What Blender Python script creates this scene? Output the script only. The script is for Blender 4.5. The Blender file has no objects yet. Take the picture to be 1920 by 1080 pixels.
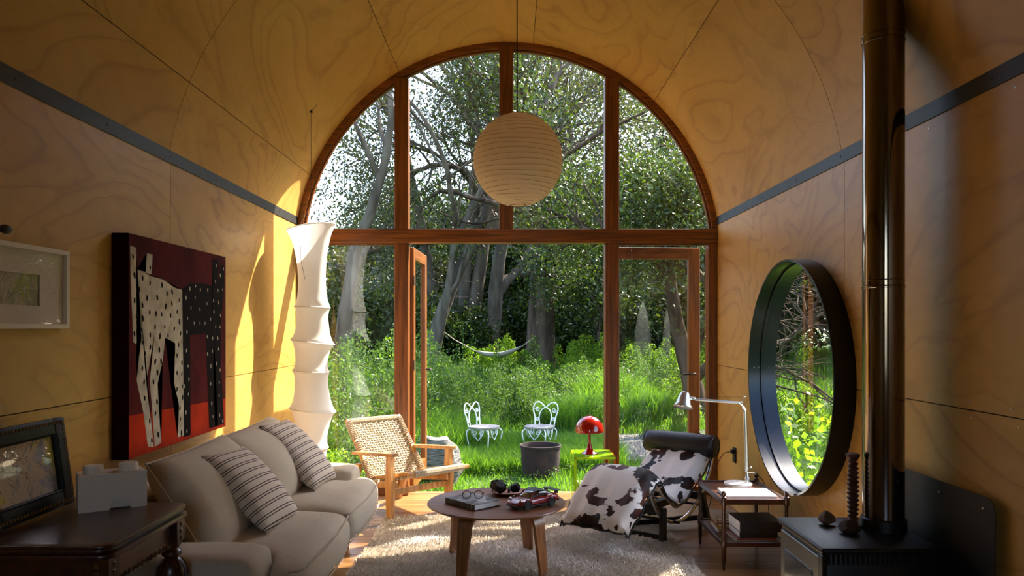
import bpy, bmesh, math, random
import numpy as np
from mathutils import Vector, Matrix, Quaternion
PI = math.pi
S = bpy.context.scene
C = S.collection

# ------------------------------------------------------------------ camera
cam_d = bpy.data.cameras.new('camera')
cam = bpy.data.objects.new('camera', cam_d); C.objects.link(cam)
cam_d.sensor_width = 36.0
cam_d.lens = 1430.0 / 1920.0 * 36.0
cam_d.shift_x = 0.002
cam_d.shift_y = 0.039
cam_d.clip_start = 0.05; cam_d.clip_end = 400
cam.location = (0, 0, 1.39)
cam.rotation_euler = (PI / 2, 0, 0)
S.camera = cam

# ------------------------------------------------------------------ sky, sun, exposure
w = bpy.data.worlds.new('sky'); S.world = w; w.use_nodes = True
wn = w.node_tree.nodes; wl = w.node_tree.links
sky = wn.new('ShaderNodeTexSky'); sky.sky_type = 'NISHITA'
sky.sun_disc = False; sky.sun_elevation = math.radians(47); sky.sun_rotation = math.radians(48)
sky.air_density = 1.0; sky.dust_density = 2.0; sky.ozone_density = 1.0
wl.new(sky.outputs[0], wn['Background'].inputs[0])
wn['Background'].inputs[1].default_value = 0.55
sun_d = bpy.data.lights.new('sun', 'SUN'); sun = bpy.data.objects.new('sun', sun_d); C.objects.link(sun)
sun_d.energy = 11.0; sun_d.color = (1.0, 0.91, 0.76); sun_d.angle = math.radians(0.6)
sun.location = (25, 25, 35)
sun.rotation_euler = Vector((-1.0, -.91, -1.44)).to_track_quat('-Z', 'Y').to_euler()
S.view_settings.view_transform = 'Standard'; S.view_settings.look = 'None'
S.view_settings.exposure = 1.15; S.view_settings.gamma = 1.0
S.view_settings.use_curve_mapping = False
S.cycles.max_bounces = 12; S.cycles.diffuse_bounces = 7; S.cycles.glossy_bounces = 5
S.cycles.transparent_max_bounces = 16; S.cycles.sample_clamp_indirect = 6.0

# ------------------------------------------------------------------ helpers
rnd = random.Random(7)

def tag(o, label=None, cat=None, group=None, kind=None):
    if label: o['label'] = label
    if cat: o['category'] = cat
    if group: o['group'] = group
    if kind: o['kind'] = kind
    return o

def thing(name, label, cat, loc=(0, 0, 0), rotz=0.0, group=None, kind=None):
    o = bpy.data.objects.new(name, None); C.objects.link(o)
    o.location = loc; o.rotation_euler = (0, 0, rotz); o.empty_display_size = 0.05
    return tag(o, label, cat, group, kind)

def pmat(o):
    m = Matrix.Translation(o.location) @ o.rotation_euler.to_matrix().to_4x4()
    if o.parent: m = pmat(o.parent) @ m
    return m

def obj(name, me, mat=None, parent=None, smooth=False, world=False, sharp=0.7):
    """one mesh object; world=True: coordinates are room coordinates, brought into the parent's frame"""
    if isinstance(me, bmesh.types.BMesh):
        bm = me; me = bpy.data.meshes.new(name)
        bmesh.ops.recalc_face_normals(bm, faces=bm.faces)
        bm.to_mesh(me); bm.free()
    if smooth:
        me.shade_smooth()
        if sharp: me.set_sharp_from_angle(angle=sharp)
    o = bpy.data.objects.new(name, me); C.objects.link(o)
    if mat and not me.materials: me.materials.append(mat)
    if parent:
        if world: me.transform(pmat(parent).inverted())
        o.parent = parent
    return o

def struct(name, me, mat=None, parent=None, **k):
    o = obj(name, me, mat, parent, **k)
    if not parent: o['kind'] = 'structure'
    return o

def copy_tree(o, parent=None):
    c = o.copy(); C.objects.link(c); c.parent = parent
    for ch in list(o.children): copy_tree(ch, c)
    return c

def NB(): return bmesh.new()

def box(bm, x0, x1, y0, y1, z0, z1, bev=0.0, seg=1, M=None):
    old = set(bm.verts)
    for v in bmesh.ops.create_cube(bm, size=1.0)['verts']:
        v.co = Vector((x0 + (v.co.x + .5) * (x1 - x0), y0 + (v.co.y + .5) * (y1 - y0), z0 + (v.co.z + .5) * (z1 - z0)))
    if bev > 0:
        es = [e for e in bm.edges if e.verts[0] not in old]
        bmesh.ops.bevel(bm, geom=es, offset=bev, segments=seg, profile=0.5, affect='EDGES', clamp_overlap=True)
    if M is not None:
        for v in bm.verts:
            if v not in old: v.co = M @ v.co

def bx(x0, x1, y0, y1, z0, z1, bev=0.0, seg=1, M=None):
    bm = NB(); box(bm, x0, x1, y0, y1, z0, z1, bev, seg, M); return bm

def catmull(pts, n=6, closed=False):
    P = [Vector(p) for p in pts]; out = []
    N = len(P)
    rng = range(N if closed else N - 1)
    for i in rng:
        if closed:
            a, b, c, d = P[(i - 1) % N], P[i], P[(i + 1) % N], P[(i + 2) % N]
        else:
            b, c = P[i], P[i + 1]
            a = P[i - 1] if i > 0 else b + (b - c)
            d = P[i + 2] if i + 2 < N else c + (c - b)
        for k in range(n):
            t = k / n
            out.append(0.5 * ((2 * b) + (c - a) * t + (2 * a - 5 * b + 4 * c - d) * t * t + (-a + 3 * b - 3 * c + d) * t ** 3))
    if not closed: out.append(P[-1])
    return out

def frames(P, closed=False):
    T = []
    n = len(P)
    for i in range(n):
        if closed: t = P[(i + 1) % n] - P[i - 1]
        else: t = P[min(i + 1, n - 1)] - P[max(i - 1, 0)]
        T.append(t.normalized() if t.length > 1e-9 else Vector((0, 0, 1)))
    up = Vector((0, 0, 1)) if abs(T[0].z) < .95 else Vector((0, 1, 0))
    u = (up - T[0] * up.dot(T[0])).normalized(); U = []
    for i in range(n):
        u = u - T[i] * u.dot(T[i])
        u = u.normalized() if u.length > 1e-6 else T[i].orthogonal().normalized()
        U.append(u)
    return T, U

def tube(bm, pts, r, sides=8, closed=False, cap=True, flat=1.0):
    P = [Vector(p) for p in pts]
    T, U = frames(P, closed)
    rings = []
    for i, p in enumerate(P):
        rr = r[i] if isinstance(r, (list, tuple)) else r
        Vv = T[i].cross(U[i])
        rings.append([bm.verts.new(p + (U[i] * math.cos(2 * PI * k / sides) * flat + Vv * math.sin(2 * PI * k / sides)) * rr) for k in range(sides)])
    n = len(P)
    for i in range(n if closed else n - 1):
        a, b = rings[i], rings[(i + 1) % n]
        for k in range(sides):
            bm.faces.new((a[k], a[(k + 1) % sides], b[(k + 1) % sides], b[k]))
    if cap and not closed:
        bm.faces.new(rings[0][::-1]); bm.faces.new(rings[-1])
    return bm

def lathe(bm, prof, n=24, M=None, cap=True):
    """profile [(r,z)...] around the z axis"""
    rings = []
    for r, z in prof:
        if r < 1e-6:
            v = bm.verts.new((0, 0, z)); rings.append([v])
        else:
            rings.append([bm.verts.new((r * math.cos(2 * PI * k / n), r * math.sin(2 * PI * k / n), z)) for k in range(n)])
    for a, b in zip(rings, rings[1:]):
        for k in range(n):
            if len(a) == 1 and len(b) == 1: continue
            if len(a) == 1: bm.faces.new((a[0], b[k], b[(k + 1) % n]))
            elif len(b) == 1: bm.faces.new((a[k], a[(k + 1) % n], b[0]))
            else: bm.faces.new((a[k], a[(k + 1) % n], b[(k + 1) % n], b[k]))
    if cap:
        if len(rings[0]) > 1: bm.faces.new(rings[0][::-1])
        if len(rings[-1]) > 1: bm.faces.new(rings[-1])
    if M is not None:
        for ring in rings:
            for v in ring: v.co = M @ v.co
    return bm

def prism(bm, pts, z0, z1, M=None, bev=0.0):
    """polygon pts (x,y) extruded z0..z1"""
    old = set(bm.verts)
    lo = [bm.verts.new((x, y, z0)) for x, y in pts]; hi = [bm.verts.new((x, y, z1)) for x, y in pts]
    n = len(pts)
    fs = [bm.faces.new(lo[::-1]), bm.faces.new(hi)]
    for k in range(n): fs.append(bm.faces.new((lo[k], lo[(k + 1) % n], hi[(k + 1) % n], hi[k])))
    if bev:
        bmesh.ops.bevel(bm, geom=list(set(fs[0].edges) | set(fs[1].edges)), offset=bev, segments=2, profile=.5, affect='EDGES')
    if M is not None:
        for v in bm.verts:
            if v not in old: v.co = M @ v.co
    return bm

def loft(bm, rings, closed=True, cap=True):
    R = [[bm.verts.new(p) for p in ring] for ring in rings]
    n = len(R[0])
    for a, b in zip(R, R[1:]):
        for k in range(n if closed else n - 1):
            bm.faces.new((a[k], a[(k + 1) % n], b[(k + 1) % n], b[k]))
    if cap and closed:
        bm.faces.new(R[0][::-1]); bm.faces.new(R[-1])
    return R

def pillow(bm, w, h, t, n=16, pinch=.06, seed=0, M=None, pw=.5):
    """knife-edge cushion in local xy, thickness along z"""
    q = random.Random(seed); ph = [q.uniform(0, 6) for _ in range(4)]
    V = {}
    for s in (1, -1):
        for i in range(n + 1):
            for j in range(n + 1):
                u = -1 + 2 * i / n; v = -1 + 2 * j / n
                edge = i in (0, n) or j in (0, n)
                if s == -1 and edge: V[(s, i, j)] = V[(1, i, j)]; continue
                cx = u * w / 2 * (1 - pinch * (1 - v * v)); cy = v * h / 2 * (1 - pinch * (1 - u * u))
                z = t / 2 * (max(0, 1 - u * u) * max(0, 1 - v * v)) ** pw
                z *= 1 + .07 * math.sin(3 * u + ph[0]) * math.sin(2.6 * v + ph[1])
                z += .012 * t * math.sin(9 * u + 5 * v + ph[2]) * (1 - abs(u)) if not edge else 0
                V[(s, i, j)] = bm.verts.new((cx, cy, s * z))
    for s in (1, -1):
        for i in range(n):
            for j in range(n):
                f = [V[(s, i, j)], V[(s, i + 1, j)], V[(s, i + 1, j + 1)], V[(s, i, j + 1)]]
                bm.faces.new(f if s == 1 else f[::-1])
    if M is not None:
        for v in set(V.values()): v.co = M @ v.co
    edge = []
    for i in range(n): edge.append(V[(1, i, 0)].co.copy())
    for j in range(n): edge.append(V[(1, n, j)].co.copy())
    for i in range(n): edge.append(V[(1, n - i, n)].co.copy())
    for j in range(n): edge.append(V[(1, 0, n - j)].co.copy())
    return edge

def softbox(bm, x0, x1, y0, y1, z0, z1, r=.05, crown=.03, n=14, M=None, seed=0, wob=.004):
    """upholstered cushion: superellipsoid-rounded box with a crowned top"""
    q = random.Random(seed); ph = [q.uniform(0, 6) for _ in range(3)]
    r0 = bmesh.ops.create_cube(bm, size=2.0)
    es = list({e for v in r0['verts'] for e in v.link_edges})
    bmesh.ops.subdivide_edges(bm, edges=es, cuts=n, use_grid_fill=True)
    vs = list(bm.verts)
    H = Vector(((x1 - x0) / 2, (y1 - y0) / 2, (z1 - z0) / 2)); Cc = Vector(((x0 + x1) / 2, (y0 + y1) / 2, (z0 + z1) / 2))
    for v in vs:
        q3 = [math.sin(c * PI / 2) for c in v.co]
        p = Vector((q3[0] * H.x, q3[1] * H.y, q3[2] * H.z))
        inner = Vector([max(-(h - r), min(h - r, c)) for c, h in zip(p, H)])
        dlt = p - inner
        if dlt.length > 1e-9:
            p = inner + dlt.normalized() * min(r, dlt.length) if sum(abs(c) > 1e-9 for c in dlt) > 1 else p
        u, w_ = p.x / H.x, p.y / H.y
        k = (1 - u * u) * (1 - w_ * w_)
        if p.z > 0: p.z += crown * max(0, k) ** .5
        p.z += wob * math.sin(11 * u + ph[0]) * math.sin(9 * w_ + ph[1])
        v.co = p + Cc
    if M is not None:
        for v in vs: v.co = M @ v.co
    return vs

def np_mesh(name, verts, faces):
    """verts (N,3), faces (M,k) arrays"""
    me = bpy.data.meshes.new(name)
    verts = np.asarray(verts, dtype=np.float32); faces = np.asarray(faces, dtype=np.int32)
    M_, k = faces.shape
    me.vertices.add(len(verts)); me.vertices.foreach_set('co', verts.ravel())
    me.loops.add(M_ * k); me.loops.foreach_set('vertex_index', faces.ravel())
    me.polygons.add(M_)
    me.polygons.foreach_set('loop_start', np.arange(0, M_ * k, k, dtype=np.int32))
    me.update(calc_edges=True); me.validate()
    return me

def axes(o, x, y, z=None):
    x = Vector(x).normalized(); y = Vector(y); y = (y - x * y.dot(x)).normalized(); z = x.cross(y)
    m = Matrix((x, y, z)).transposed().to_4x4(); m.translation = Vector(o); return m

# ------------------------------------------------------------------ materials
def nm(name):
    m = bpy.data.materials.new(name); m.use_nodes = True
    return m, m.node_tree.nodes, m.node_tree.links, m.node_tree.nodes['Principled BSDF']

def lin(c):
    return tuple((x / 12.92 if x <= .04045 else ((x + .055) / 1.055) ** 2.4) for x in c)

def hexc(h):
    return lin(tuple(int(h[i:i + 2], 16) / 255 for i in (0, 2, 4)))

def mat(name, col, rough=.5, metal=0.0, var=.15, scale=6.0, bump=0.0, bscale=None, stretch=(1, 1, 1), spec=.5, coat=0.0, trans=0.0, col2=None, detail=4):
    m, N, L, B = nm(name)
    if isinstance(col, str): col = hexc(col)
    if isinstance(col2, str): col2 = hexc(col2)
    if col2 is None: col2 = tuple(c * (1 - var) for c in col)
    tc = N.new('ShaderNodeTexCoord'); mp = N.new('ShaderNodeMapping'); mp.inputs['Scale'].default_value = stretch
    L.new(tc.outputs['Object'], mp.inputs[0])
    nz = N.new('ShaderNodeTexNoise'); nz.inputs['Scale'].default_value = scale; nz.inputs['Detail'].default_value = detail
    L.new(mp.outputs[0], nz.inputs['Vector'])
    cr = N.new('ShaderNodeValToRGB'); cr.color_ramp.elements[0].position = .3; cr.color_ramp.elements[1].position = .7
    cr.color_ramp.elements[0].color = (*col2, 1); cr.color_ramp.elements[1].color = (*col, 1)
    L.new(nz.outputs[0], cr.inputs[0]); L.new(cr.outputs[0], B.inputs['Base Color'])
    B.inputs['Roughness'].default_value = rough; B.inputs['Metallic'].default_value = metal
    B.inputs['Specular IOR Level'].default_value = spec
    if coat: B.inputs['Coat Weight'].default_value = coat; B.inputs['Coat Roughness'].default_value = .15
    if bump:
        n2 = N.new('ShaderNodeTexNoise'); n2.inputs['Scale'].default_value = bscale or scale * 4; n2.inputs['Detail'].default_value = 4
        L.new(mp.outputs[0], n2.inputs['Vector'])
        bp = N.new('ShaderNodeBump'); bp.inputs['Strength'].default_value = bump; bp.inputs['Distance'].default_value = .01
        L.new(n2.outputs[0], bp.inputs['Height']); L.new(bp.outputs[0], B.inputs['Normal'])
    if trans:
        tr = N.new('ShaderNodeBsdfTranslucent'); mx = N.new('ShaderNodeMixShader'); mx.inputs[0].default_value = trans
        L.new(cr.outputs[0], tr.inputs[0]); L.new(B.outputs[0], mx.inputs[1]); L.new(tr.outputs[0], mx.inputs[2])
        L.new(mx.outputs[0], N['Material Output'].inputs[0])
    return m

def wood(name, c1, c2, rough=.4, axis=0, scale=3.0, ring=14.0, coat=0.0, bump=.05):
    """straight-grained timber; grain runs along `axis` of the object"""
    m, N, L, B = nm(name)
    c1 = hexc(c1) if isinstance(c1, str) else c1; c2 = hexc(c2) if isinstance(c2, str) else c2
    tc = N.new('ShaderNodeTexCoord'); mp = N.new('ShaderNodeMapping')
    st = [ring] * 3; st[axis] = 1.0
    mp.inputs['Scale'].default_value = st
    oi = N.new('ShaderNodeObjectInfo'); ml = N.new('ShaderNodeMath'); ml.operation = 'MULTIPLY'; ml.inputs[1].default_value = 40
    L.new(oi.outputs['Random'], ml.inputs[0])
    L.new(tc.outputs['Object'], mp.inputs[0])
    nz = N.new('ShaderNodeTexNoise'); nz.noise_dimensions = '4D'; nz.inputs['Scale'].default_value = scale
    nz.inputs['Detail'].default_value = 6; nz.inputs['Distortion'].default_value = .6
    L.new(mp.outputs[0], nz.inputs['Vector']); L.new(ml.outputs[0], nz.inputs['W'])
    cr = N.new('ShaderNodeValToRGB')
    cr.color_ramp.elements[0].position = .35; cr.color_ramp.elements[0].color = (*c2, 1)
    cr.color_ramp.elements[1].position = .62; cr.color_ramp.elements[1].color = (*c1, 1)
    L.new(nz.outputs[0], cr.inputs[0])
    hs = N.new('ShaderNodeHueSaturation'); L.new(cr.outputs[0], hs.inputs['Color'])
    m2 = N.new('ShaderNodeMath'); m2.operation = 'MULTIPLY_ADD'; m2.inputs[1].default_value = .3; m2.inputs[2].default_value = .85
    L.new(oi.outputs['Random'], m2.inputs[0]); L.new(m2.outputs[0], hs.inputs['Value'])
    L.new(hs.outputs[0], B.inputs['Base Color'])
    B.inputs['Roughness'].default_value = rough
    if coat: B.inputs['Coat Weight'].default_value = coat; B.inputs['Coat Roughness'].default_value = .12
    if bump:
        bp = N.new('ShaderNodeBump'); bp.inputs['Strength'].default_value = bump; bp.inputs['Distance'].default_value = .01
        L.new(nz.outputs[0], bp.inputs['Height']); L.new(bp.outputs[0], B.inputs['Normal'])
    return m

def plywood(name, base, dark, line):
    """rotary-cut pine plywood: contour-like growth figure, different on every sheet"""
    m, N, L, B = nm(name)
    tc = N.new('ShaderNodeTexCoord'); mp = N.new('ShaderNodeMapping'); mp.inputs['Scale'].default_value = (1.0, .5, 1.0)
    L.new(tc.outputs['Object'], mp.inputs[0])
    oi = N.new('ShaderNodeObjectInfo'); ml = N.new('ShaderNodeMath'); ml.operation = 'MULTIPLY'; ml.inputs[1].default_value = 37
    L.new(oi.outputs['Random'], ml.inputs[0])
    def noise(sc, det, dist):
        n = N.new('ShaderNodeTexNoise'); n.noise_dimensions = '4D'; n.inputs['Scale'].default_value = sc
        n.inputs['Detail'].default_value = det; n.inputs['Distortion'].default_value = dist
        L.new(mp.outputs[0], n.inputs['Vector']); L.new(ml.outputs[0], n.inputs['W']); return n
    def math_(op, a, b=None, c=None):
        k = N.new('ShaderNodeMath'); k.operation = op
        for i, v in enumerate((a, b, c)):
            if v is None: continue
            if isinstance(v, (int, float)): k.inputs[i].default_value = v
            else: L.new(v, k.inputs[i])
        return k.outputs[0]
    n1 = noise(.9, 5.0, 1.0); n1.inputs['Roughness'].default_value = .40
    bands = math_('FRACT', math_('MULTIPLY', n1.outputs[0], 19.0))
    ln = N.new('ShaderNodeValToRGB'); e = ln.color_ramp.elements
    e[0].position = 0; e[0].color = (.10, .10, .10, 1); e[1].position = .35; e[1].color = (.04, .04, .04, 1)
    k = ln.color_ramp.elements.new(.72); k.color = (.28, .28, .28, 1); k = ln.color_ramp.elements.new(.88); k.color = (1, 1, 1, 1); k = ln.color_ramp.elements.new(1.0); k.color = (.10, .10, .10, 1)
    L.new(bands, ln.inputs[0])
    n2 = noise(1.3, 3, .3); n3 = noise(26, 4, 0)
    str_ = math_('MULTIPLY', ln.outputs[0], math_('MULTIPLY_ADD', n2.outputs[0], 2.2, -.5))
    mx = N.new('ShaderNodeMixRGB'); mx.inputs[1].default_value = (*base, 1); mx.inputs[2].default_value = (*dark, 1)
    cr = N.new('ShaderNodeMapRange'); cr.inputs[1].default_value = .38; cr.inputs[2].default_value = .72; L.new(n2.outputs[0], cr.inputs[0])
    L.new(cr.outputs[0], mx.inputs[0])
    mx2 = N.new('ShaderNodeMixRGB'); mx2.inputs[2].default_value = (*line, 1); L.new(mx.outputs[0], mx2.inputs[1])
    cl = N.new('ShaderNodeClamp'); L.new(math_('MULTIPLY', str_, .72), cl.inputs[0]); L.new(cl.outputs[0], mx2.inputs[0])
    mx3 = N.new('ShaderNodeMixRGB'); mx3.blend_type = 'MULTIPLY'; mx3.inputs[0].default_value = .22
    L.new(mx2.outputs[0], mx3.inputs[1]); L.new(n3.outputs[0], mx3.inputs[2])
    L.new(mx3.outputs[0], B.inputs['Base Color'])
    B.inputs['Roughness'].default_value = .42; B.inputs['Specular IOR Level'].default_value = .35
    return m

def glass(name, tint=(1, 1, 1), refl=1.0):
    """thin pane: clear transmission plus Fresnel reflection"""
    m, N, L, B = nm(name); N.remove(B)
    t = N.new('ShaderNodeBsdfTransparent'); t.inputs[0].default_value = (*tint, 1)
    g = N.new('ShaderNodeBsdfGlossy'); g.inputs['Roughness'].default_value = .0
    ge = N.new('ShaderNodeNewGeometry'); dt = N.new('ShaderNodeVectorMath'); dt.operation = 'DOT_PRODUCT'
    L.new(ge.outputs['Normal'], dt.inputs[0]); L.new(ge.outputs['Incoming'], dt.inputs[1])
    def mth(op, a, b=None):
        k = N.new('ShaderNodeMath'); k.operation = op
        for i, v in enumerate((a, b)):
            if v is None: continue
            if isinstance(v, (int, float)): k.inputs[i].default_value = v
            else: L.new(v, k.inputs[i])
        return k
    # Schlick reflectance of a two-sided pane
    mm = mth('MULTIPLY', mth('ADD', mth('MULTIPLY', mth('POWER', mth('SUBTRACT', 1.0, mth('ABSOLUTE', dt.outputs['Value']).outputs[0]).outputs[0], 5.0).outputs[0], .92).outputs[0], .075).outputs[0], refl)
    x = N.new('ShaderNodeMixShader'); L.new(mm.outputs[0], x.inputs[0]); L.new(t.outputs[0], x.inputs[1]); L.new(g.outputs[0], x.inputs[2])
    L.new(x.outputs[0], N['Material Output'].inputs[0])
    return m

def leafmat(name, c1, c2, trans=.45, rough=.5, c3=None, spec=.4):
    """leaf: reflects and lets light through, each leaf its own shade"""
    m, N, L, B = nm(name)
    ge = N.new('ShaderNodeNewGeometry')
    cr = N.new('ShaderNodeValToRGB'); cr.color_ramp.elements[0].color = (*c1, 1); cr.color_ramp.elements[1].color = (*c2, 1)
    if c3: k = cr.color_ramp.elements.new(.9); k.color = (*c2, 1); cr.color_ramp.elements[2].color = (*c3, 1)
    L.new(ge.outputs['Random Per Island'], cr.inputs[0])
    L.new(cr.outputs[0], B.inputs['Base Color']); B.inputs['Roughness'].default_value = rough
    B.inputs['Specular IOR Level'].default_value = spec
    tr = N.new('ShaderNodeBsdfTranslucent'); gm = N.new('ShaderNodeMixRGB'); gm.blend_type = 'MULTIPLY'; gm.inputs[0].default_value = 1
    gm.inputs[2].default_value = (1.5, 1.5, .55, 1); L.new(cr.outputs[0], gm.inputs[1]); L.new(gm.outputs[0], tr.inputs[0])
    mx = N.new('ShaderNodeMixShader'); mx.inputs[0].default_value = trans
    L.new(B.outputs[0], mx.inputs[1]); L.new(tr.outputs[0], mx.inputs[2]); L.new(mx.outputs[0], N['Material Output'].inputs[0])
    return m

m_ply = plywood('pine_plywood', (.66, .39, .10), (.56, .305, .064), (.34, .16, .033))
m_dark = mat('dark_batten', '15100a', rough=.9, var=.3)
m_steel = mat('dark_steel', '34332f', rough=.5, metal=.5, var=.3, scale=9)
m_screw = mat('zinc_screw', 'b9b4a6', rough=.4, metal=.9)
m_frame = wood('cedar_frame', '885020', '57300f', rough=.38, axis=2, scale=2.5, ring=22, coat=.15)
m_frame_h = wood('cedar_frame_rail', '885020', '57300f', rough=.38, axis=0, scale=2.5, ring=22, coat=.15)
m_pane = glass('window_glass')
m_floor = wood('oak_floor', '8f683c', '684625', rough=.33, axis=0, scale=2.2, ring=16, coat=.1)
m_linen = mat('oatmeal_linen', 'c3b6a2', rough=.95, var=.10, scale=3, bump=.25, bscale=260, spec=.15)
m_linen_d = mat('oatmeal_linen_seams', 'b3a692', rough=.95, var=.1, scale=30, spec=.15)
m_white_fabric = mat('white_stretch_fabric', 'efefee', rough=.8, var=.04, scale=4, trans=.25, spec=.2)
m_rope = mat('natural_paper_cord', 'bcae97', rough=.85, var=.25, scale=60, bump=.2, bscale=300, spec=.2)
m_oak = wood('pale_oak', 'c4975f', '9f6d38', rough=.4, axis=2, scale=3, ring=16)
m_walnut = wood('walnut_veneer', '7d4c2a', '58311a', rough=.33, axis=0, scale=2.4, ring=14, coat=.25)
m_leg = wood('walnut_bent_ply', '98602c', '6f421d', rough=.38, axis=2, scale=2.6, ring=18, coat=.15)
m_mahog = wood('dark_mahogany', '4a2410', '280f06', rough=.32, axis=1, scale=2.4, ring=12, coat=.2)
m_apron = wood('figured_apron_veneer', '7a4c22', '55300f', rough=.35, axis=1, scale=2.2, ring=7, coat=.3)
m_black = mat('black_leather', '0c0d10', rough=.5, var=.3, scale=10, bump=.15, bscale=90)
m_blackmetal = mat('matt_black_steel', '0d0d0d', rough=.5, metal=.3, var=.3, scale=14)
m_chrome = mat('chrome', 'cfd0d0', rough=.08, metal=1.0, var=.05)
m_alu = mat('brushed_aluminium', 'cfcdca', rough=.3, metal=.85, var=.08, scale=30)
m_paper = mat('washi_paper', 'f3e3c6', rough=.85, var=.05, scale=5, trans=.5, spec=.15)
m_paperrib = mat('bamboo_rib', 'a98a5c', rough=.7)
m_pagewhite = mat('white_paper', 'f2efe9', rough=.8, var=.04, scale=12)
m_plastic = mat('white_plastic', 'd6cec6', rough=.35, var=.03)
# ================================================================== the room
X0, ZC, R = -0.022, 2.0, 1.767            # barrel vault axis and radius
XL, XR = X0 - 1.745, X0 + 1.745           # wall faces
YW, YB = 6.35, -3.2                       # glazed end, rear end
ZS0, ZS1 = 2.245, 2.312                   # steel strip
PHI = [math.radians(a) for a in (10.1, 46.3, 83.0, 120.6, 158.0, 169.9)]

def arc_pt(phi, r=R): return (X0 + r * math.cos(phi), ZC + r * math.sin(phi))

def arc_panel(p0, p1, y0, y1, r0, r1, n=14):
    bm = NB(); rings = []
    for k in range(n + 1):
        a = p0 + (p1 - p0) * k / n
        (xa, za), (xb, zb) = arc_pt(a, r0), arc_pt(a, r1)
        rings.append([Vector((xa, y0, za)), Vector((xa, y1, za)), Vector((xb, y1, zb)), Vector((xb, y0, zb))])
    loft(bm, rings); return bm

G = .0022                                  # half joint between sheets
yj = [YW, 3.95, 1.55, -0.85, YB]
# ceiling shell and its curved sheets
ceil = struct('ceiling', arc_panel(PHI[0] - .06, PHI[-1] + .06, YB - .1, YW + .1, R + .014, R + .12, 40), m_dark)
for a in range(len(yj) - 1):
    for p in range(len(PHI) - 1):
        struct('plywood_sheet', arc_panel(PHI[p] + G / R, PHI[p + 1] - G / R, yj[a + 1] + G, yj[a] - G, R, R + .012, 14 if p < 4 else 5), m_ply, ceil, smooth=True, sharp=.6)
# walls
def wall(name, x, sgn, seam_y):
    o = struct(name, bx(*sorted((x + sgn * .013, x + sgn * .065)), YB - .1, YW + .1, -.55, ZS1 + .02), m_dark)
    for a in range(len(seam_y) - 1):
        for z0, z1 in ((0.0, 1.083), (1.083, ZS0 + .01)):
            struct('plywood_sheet', bx(*sorted((x, x + sgn * .012)), seam_y[a + 1] + G, seam_y[a] - G, z0 + G, z1 - G), m_ply, o)
    bm = NB()
    for a in range(len(seam_y) - 1):          # screw heads along the sheet edges
        y1, y0 = seam_y[a] - .03, seam_y[a + 1] + .03
        n = 9
        for k in range(n + 1):
            y = y0 + (y1 - y0) * k / n
            for z in (1.083 - .03, 1.083 + .03, ZS0 - .035):
                if sgn > 0 and math.hypot(y - 4.475, z - 1.105) < .72: continue
                M = Matrix.Translation((x - sgn * .0005, y + rnd.uniform(-.02, .02), z)) @ Matrix.Rotation(PI / 2, 4, 'Y')
                lathe(bm, [(.0045, -.0012), (.0045, .0008), (.002, .0012)], 8, M)
        for y in (y0, y1):
            for z in (.3, .6, .85, 1.3, 1.55, 1.8, 2.0):
                if sgn > 0 and math.hypot(y - 4.475, z - 1.105) < .72: continue
                M = Matrix.Translation((x - sgn * .0005, y, z)) @ Matrix.Rotation(PI / 2, 4, 'Y')
                lathe(bm, [(.0045, -.0012), (.0045, .0008), (.002, .0012)], 8, M)
    s = struct('screw_heads', bm, m_screw, o); s['kind'] = 'stuff'
    return o
wall('wall_left', XL, -1, [YW, 3.97, 1.57, -.83, YB])
wr = wall('wall_right', XR, 1, [YW, 3.93, 1.53, -.87, YB])
# round opening for the porthole window
MYc, MZc, MRd = 4.475, 1.105, .685
bm = NB(); lathe(bm, [(MRd - .001, -.3), (MRd - .001, .3)], 96, Matrix.Translation((XR, MYc, MZc)) @ Matrix.Rotation(PI / 2, 4, 'Y'))
cut = obj('cutter', bm)
for o in [wr] + list(wr.children):
    if o.name.startswith('screw'):
        continue
    md = o.modifiers.new('hole', 'BOOLEAN'); md.operation = 'DIFFERENCE'; md.object = cut; md.solver = 'EXACT'
bpy.context.view_layer.update(); dg = bpy.context.evaluated_depsgraph_get()
for o in [wr] + list(wr.children):
    if o.modifiers:
        me = bpy.data.meshes.new_from_object(o.evaluated_get(dg)); o.modifiers.clear(); o.data = me
cme = cut.data; bpy.data.objects.remove(cut); bpy.data.meshes.remove(cme)
# screw heads of the vault sheets
bm = NB()
for a in range(2):
    for p in PHI[1:-1]:
        for k in range(11):
            y = yj[a + 1] + .05 + (yj[a] - yj[a + 1] - .1) * k / 10
            for dp in (-.018, .018):
                x_, z_ = arc_pt(p + dp, R - .0005)
                M = Matrix.Translation((x_, y, z_)) @ Matrix.Rotation(PI / 2 - p, 4, 'Y')
                lathe(bm, [(.004, -.001), (.004, .001)], 6, M)
s = struct('screw_heads', bm, m_screw, ceil); s['kind'] = 'stuff'
for i, (x, sg) in enumerate(((XL, 1), (XR, -1))):
    o = struct('trim_%d' % (i + 1), bx(*sorted((x - sg * .004, x + sg * .006)), YB, YW - .005, ZS0, ZS1, .001), m_steel)
    bm = NB()
    for k in range(12):
        M = Matrix.Translation((x + sg * .006, -1 + k * .62, (ZS0 + ZS1) / 2)) @ Matrix.Rotation(PI / 2, 4, 'Y')
        lathe(bm, [(.006, -.002), (.006, .002)], 8, M)
    b = struct('bolt_heads', bm, m_steel, o); b['kind'] = 'stuff'
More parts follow.
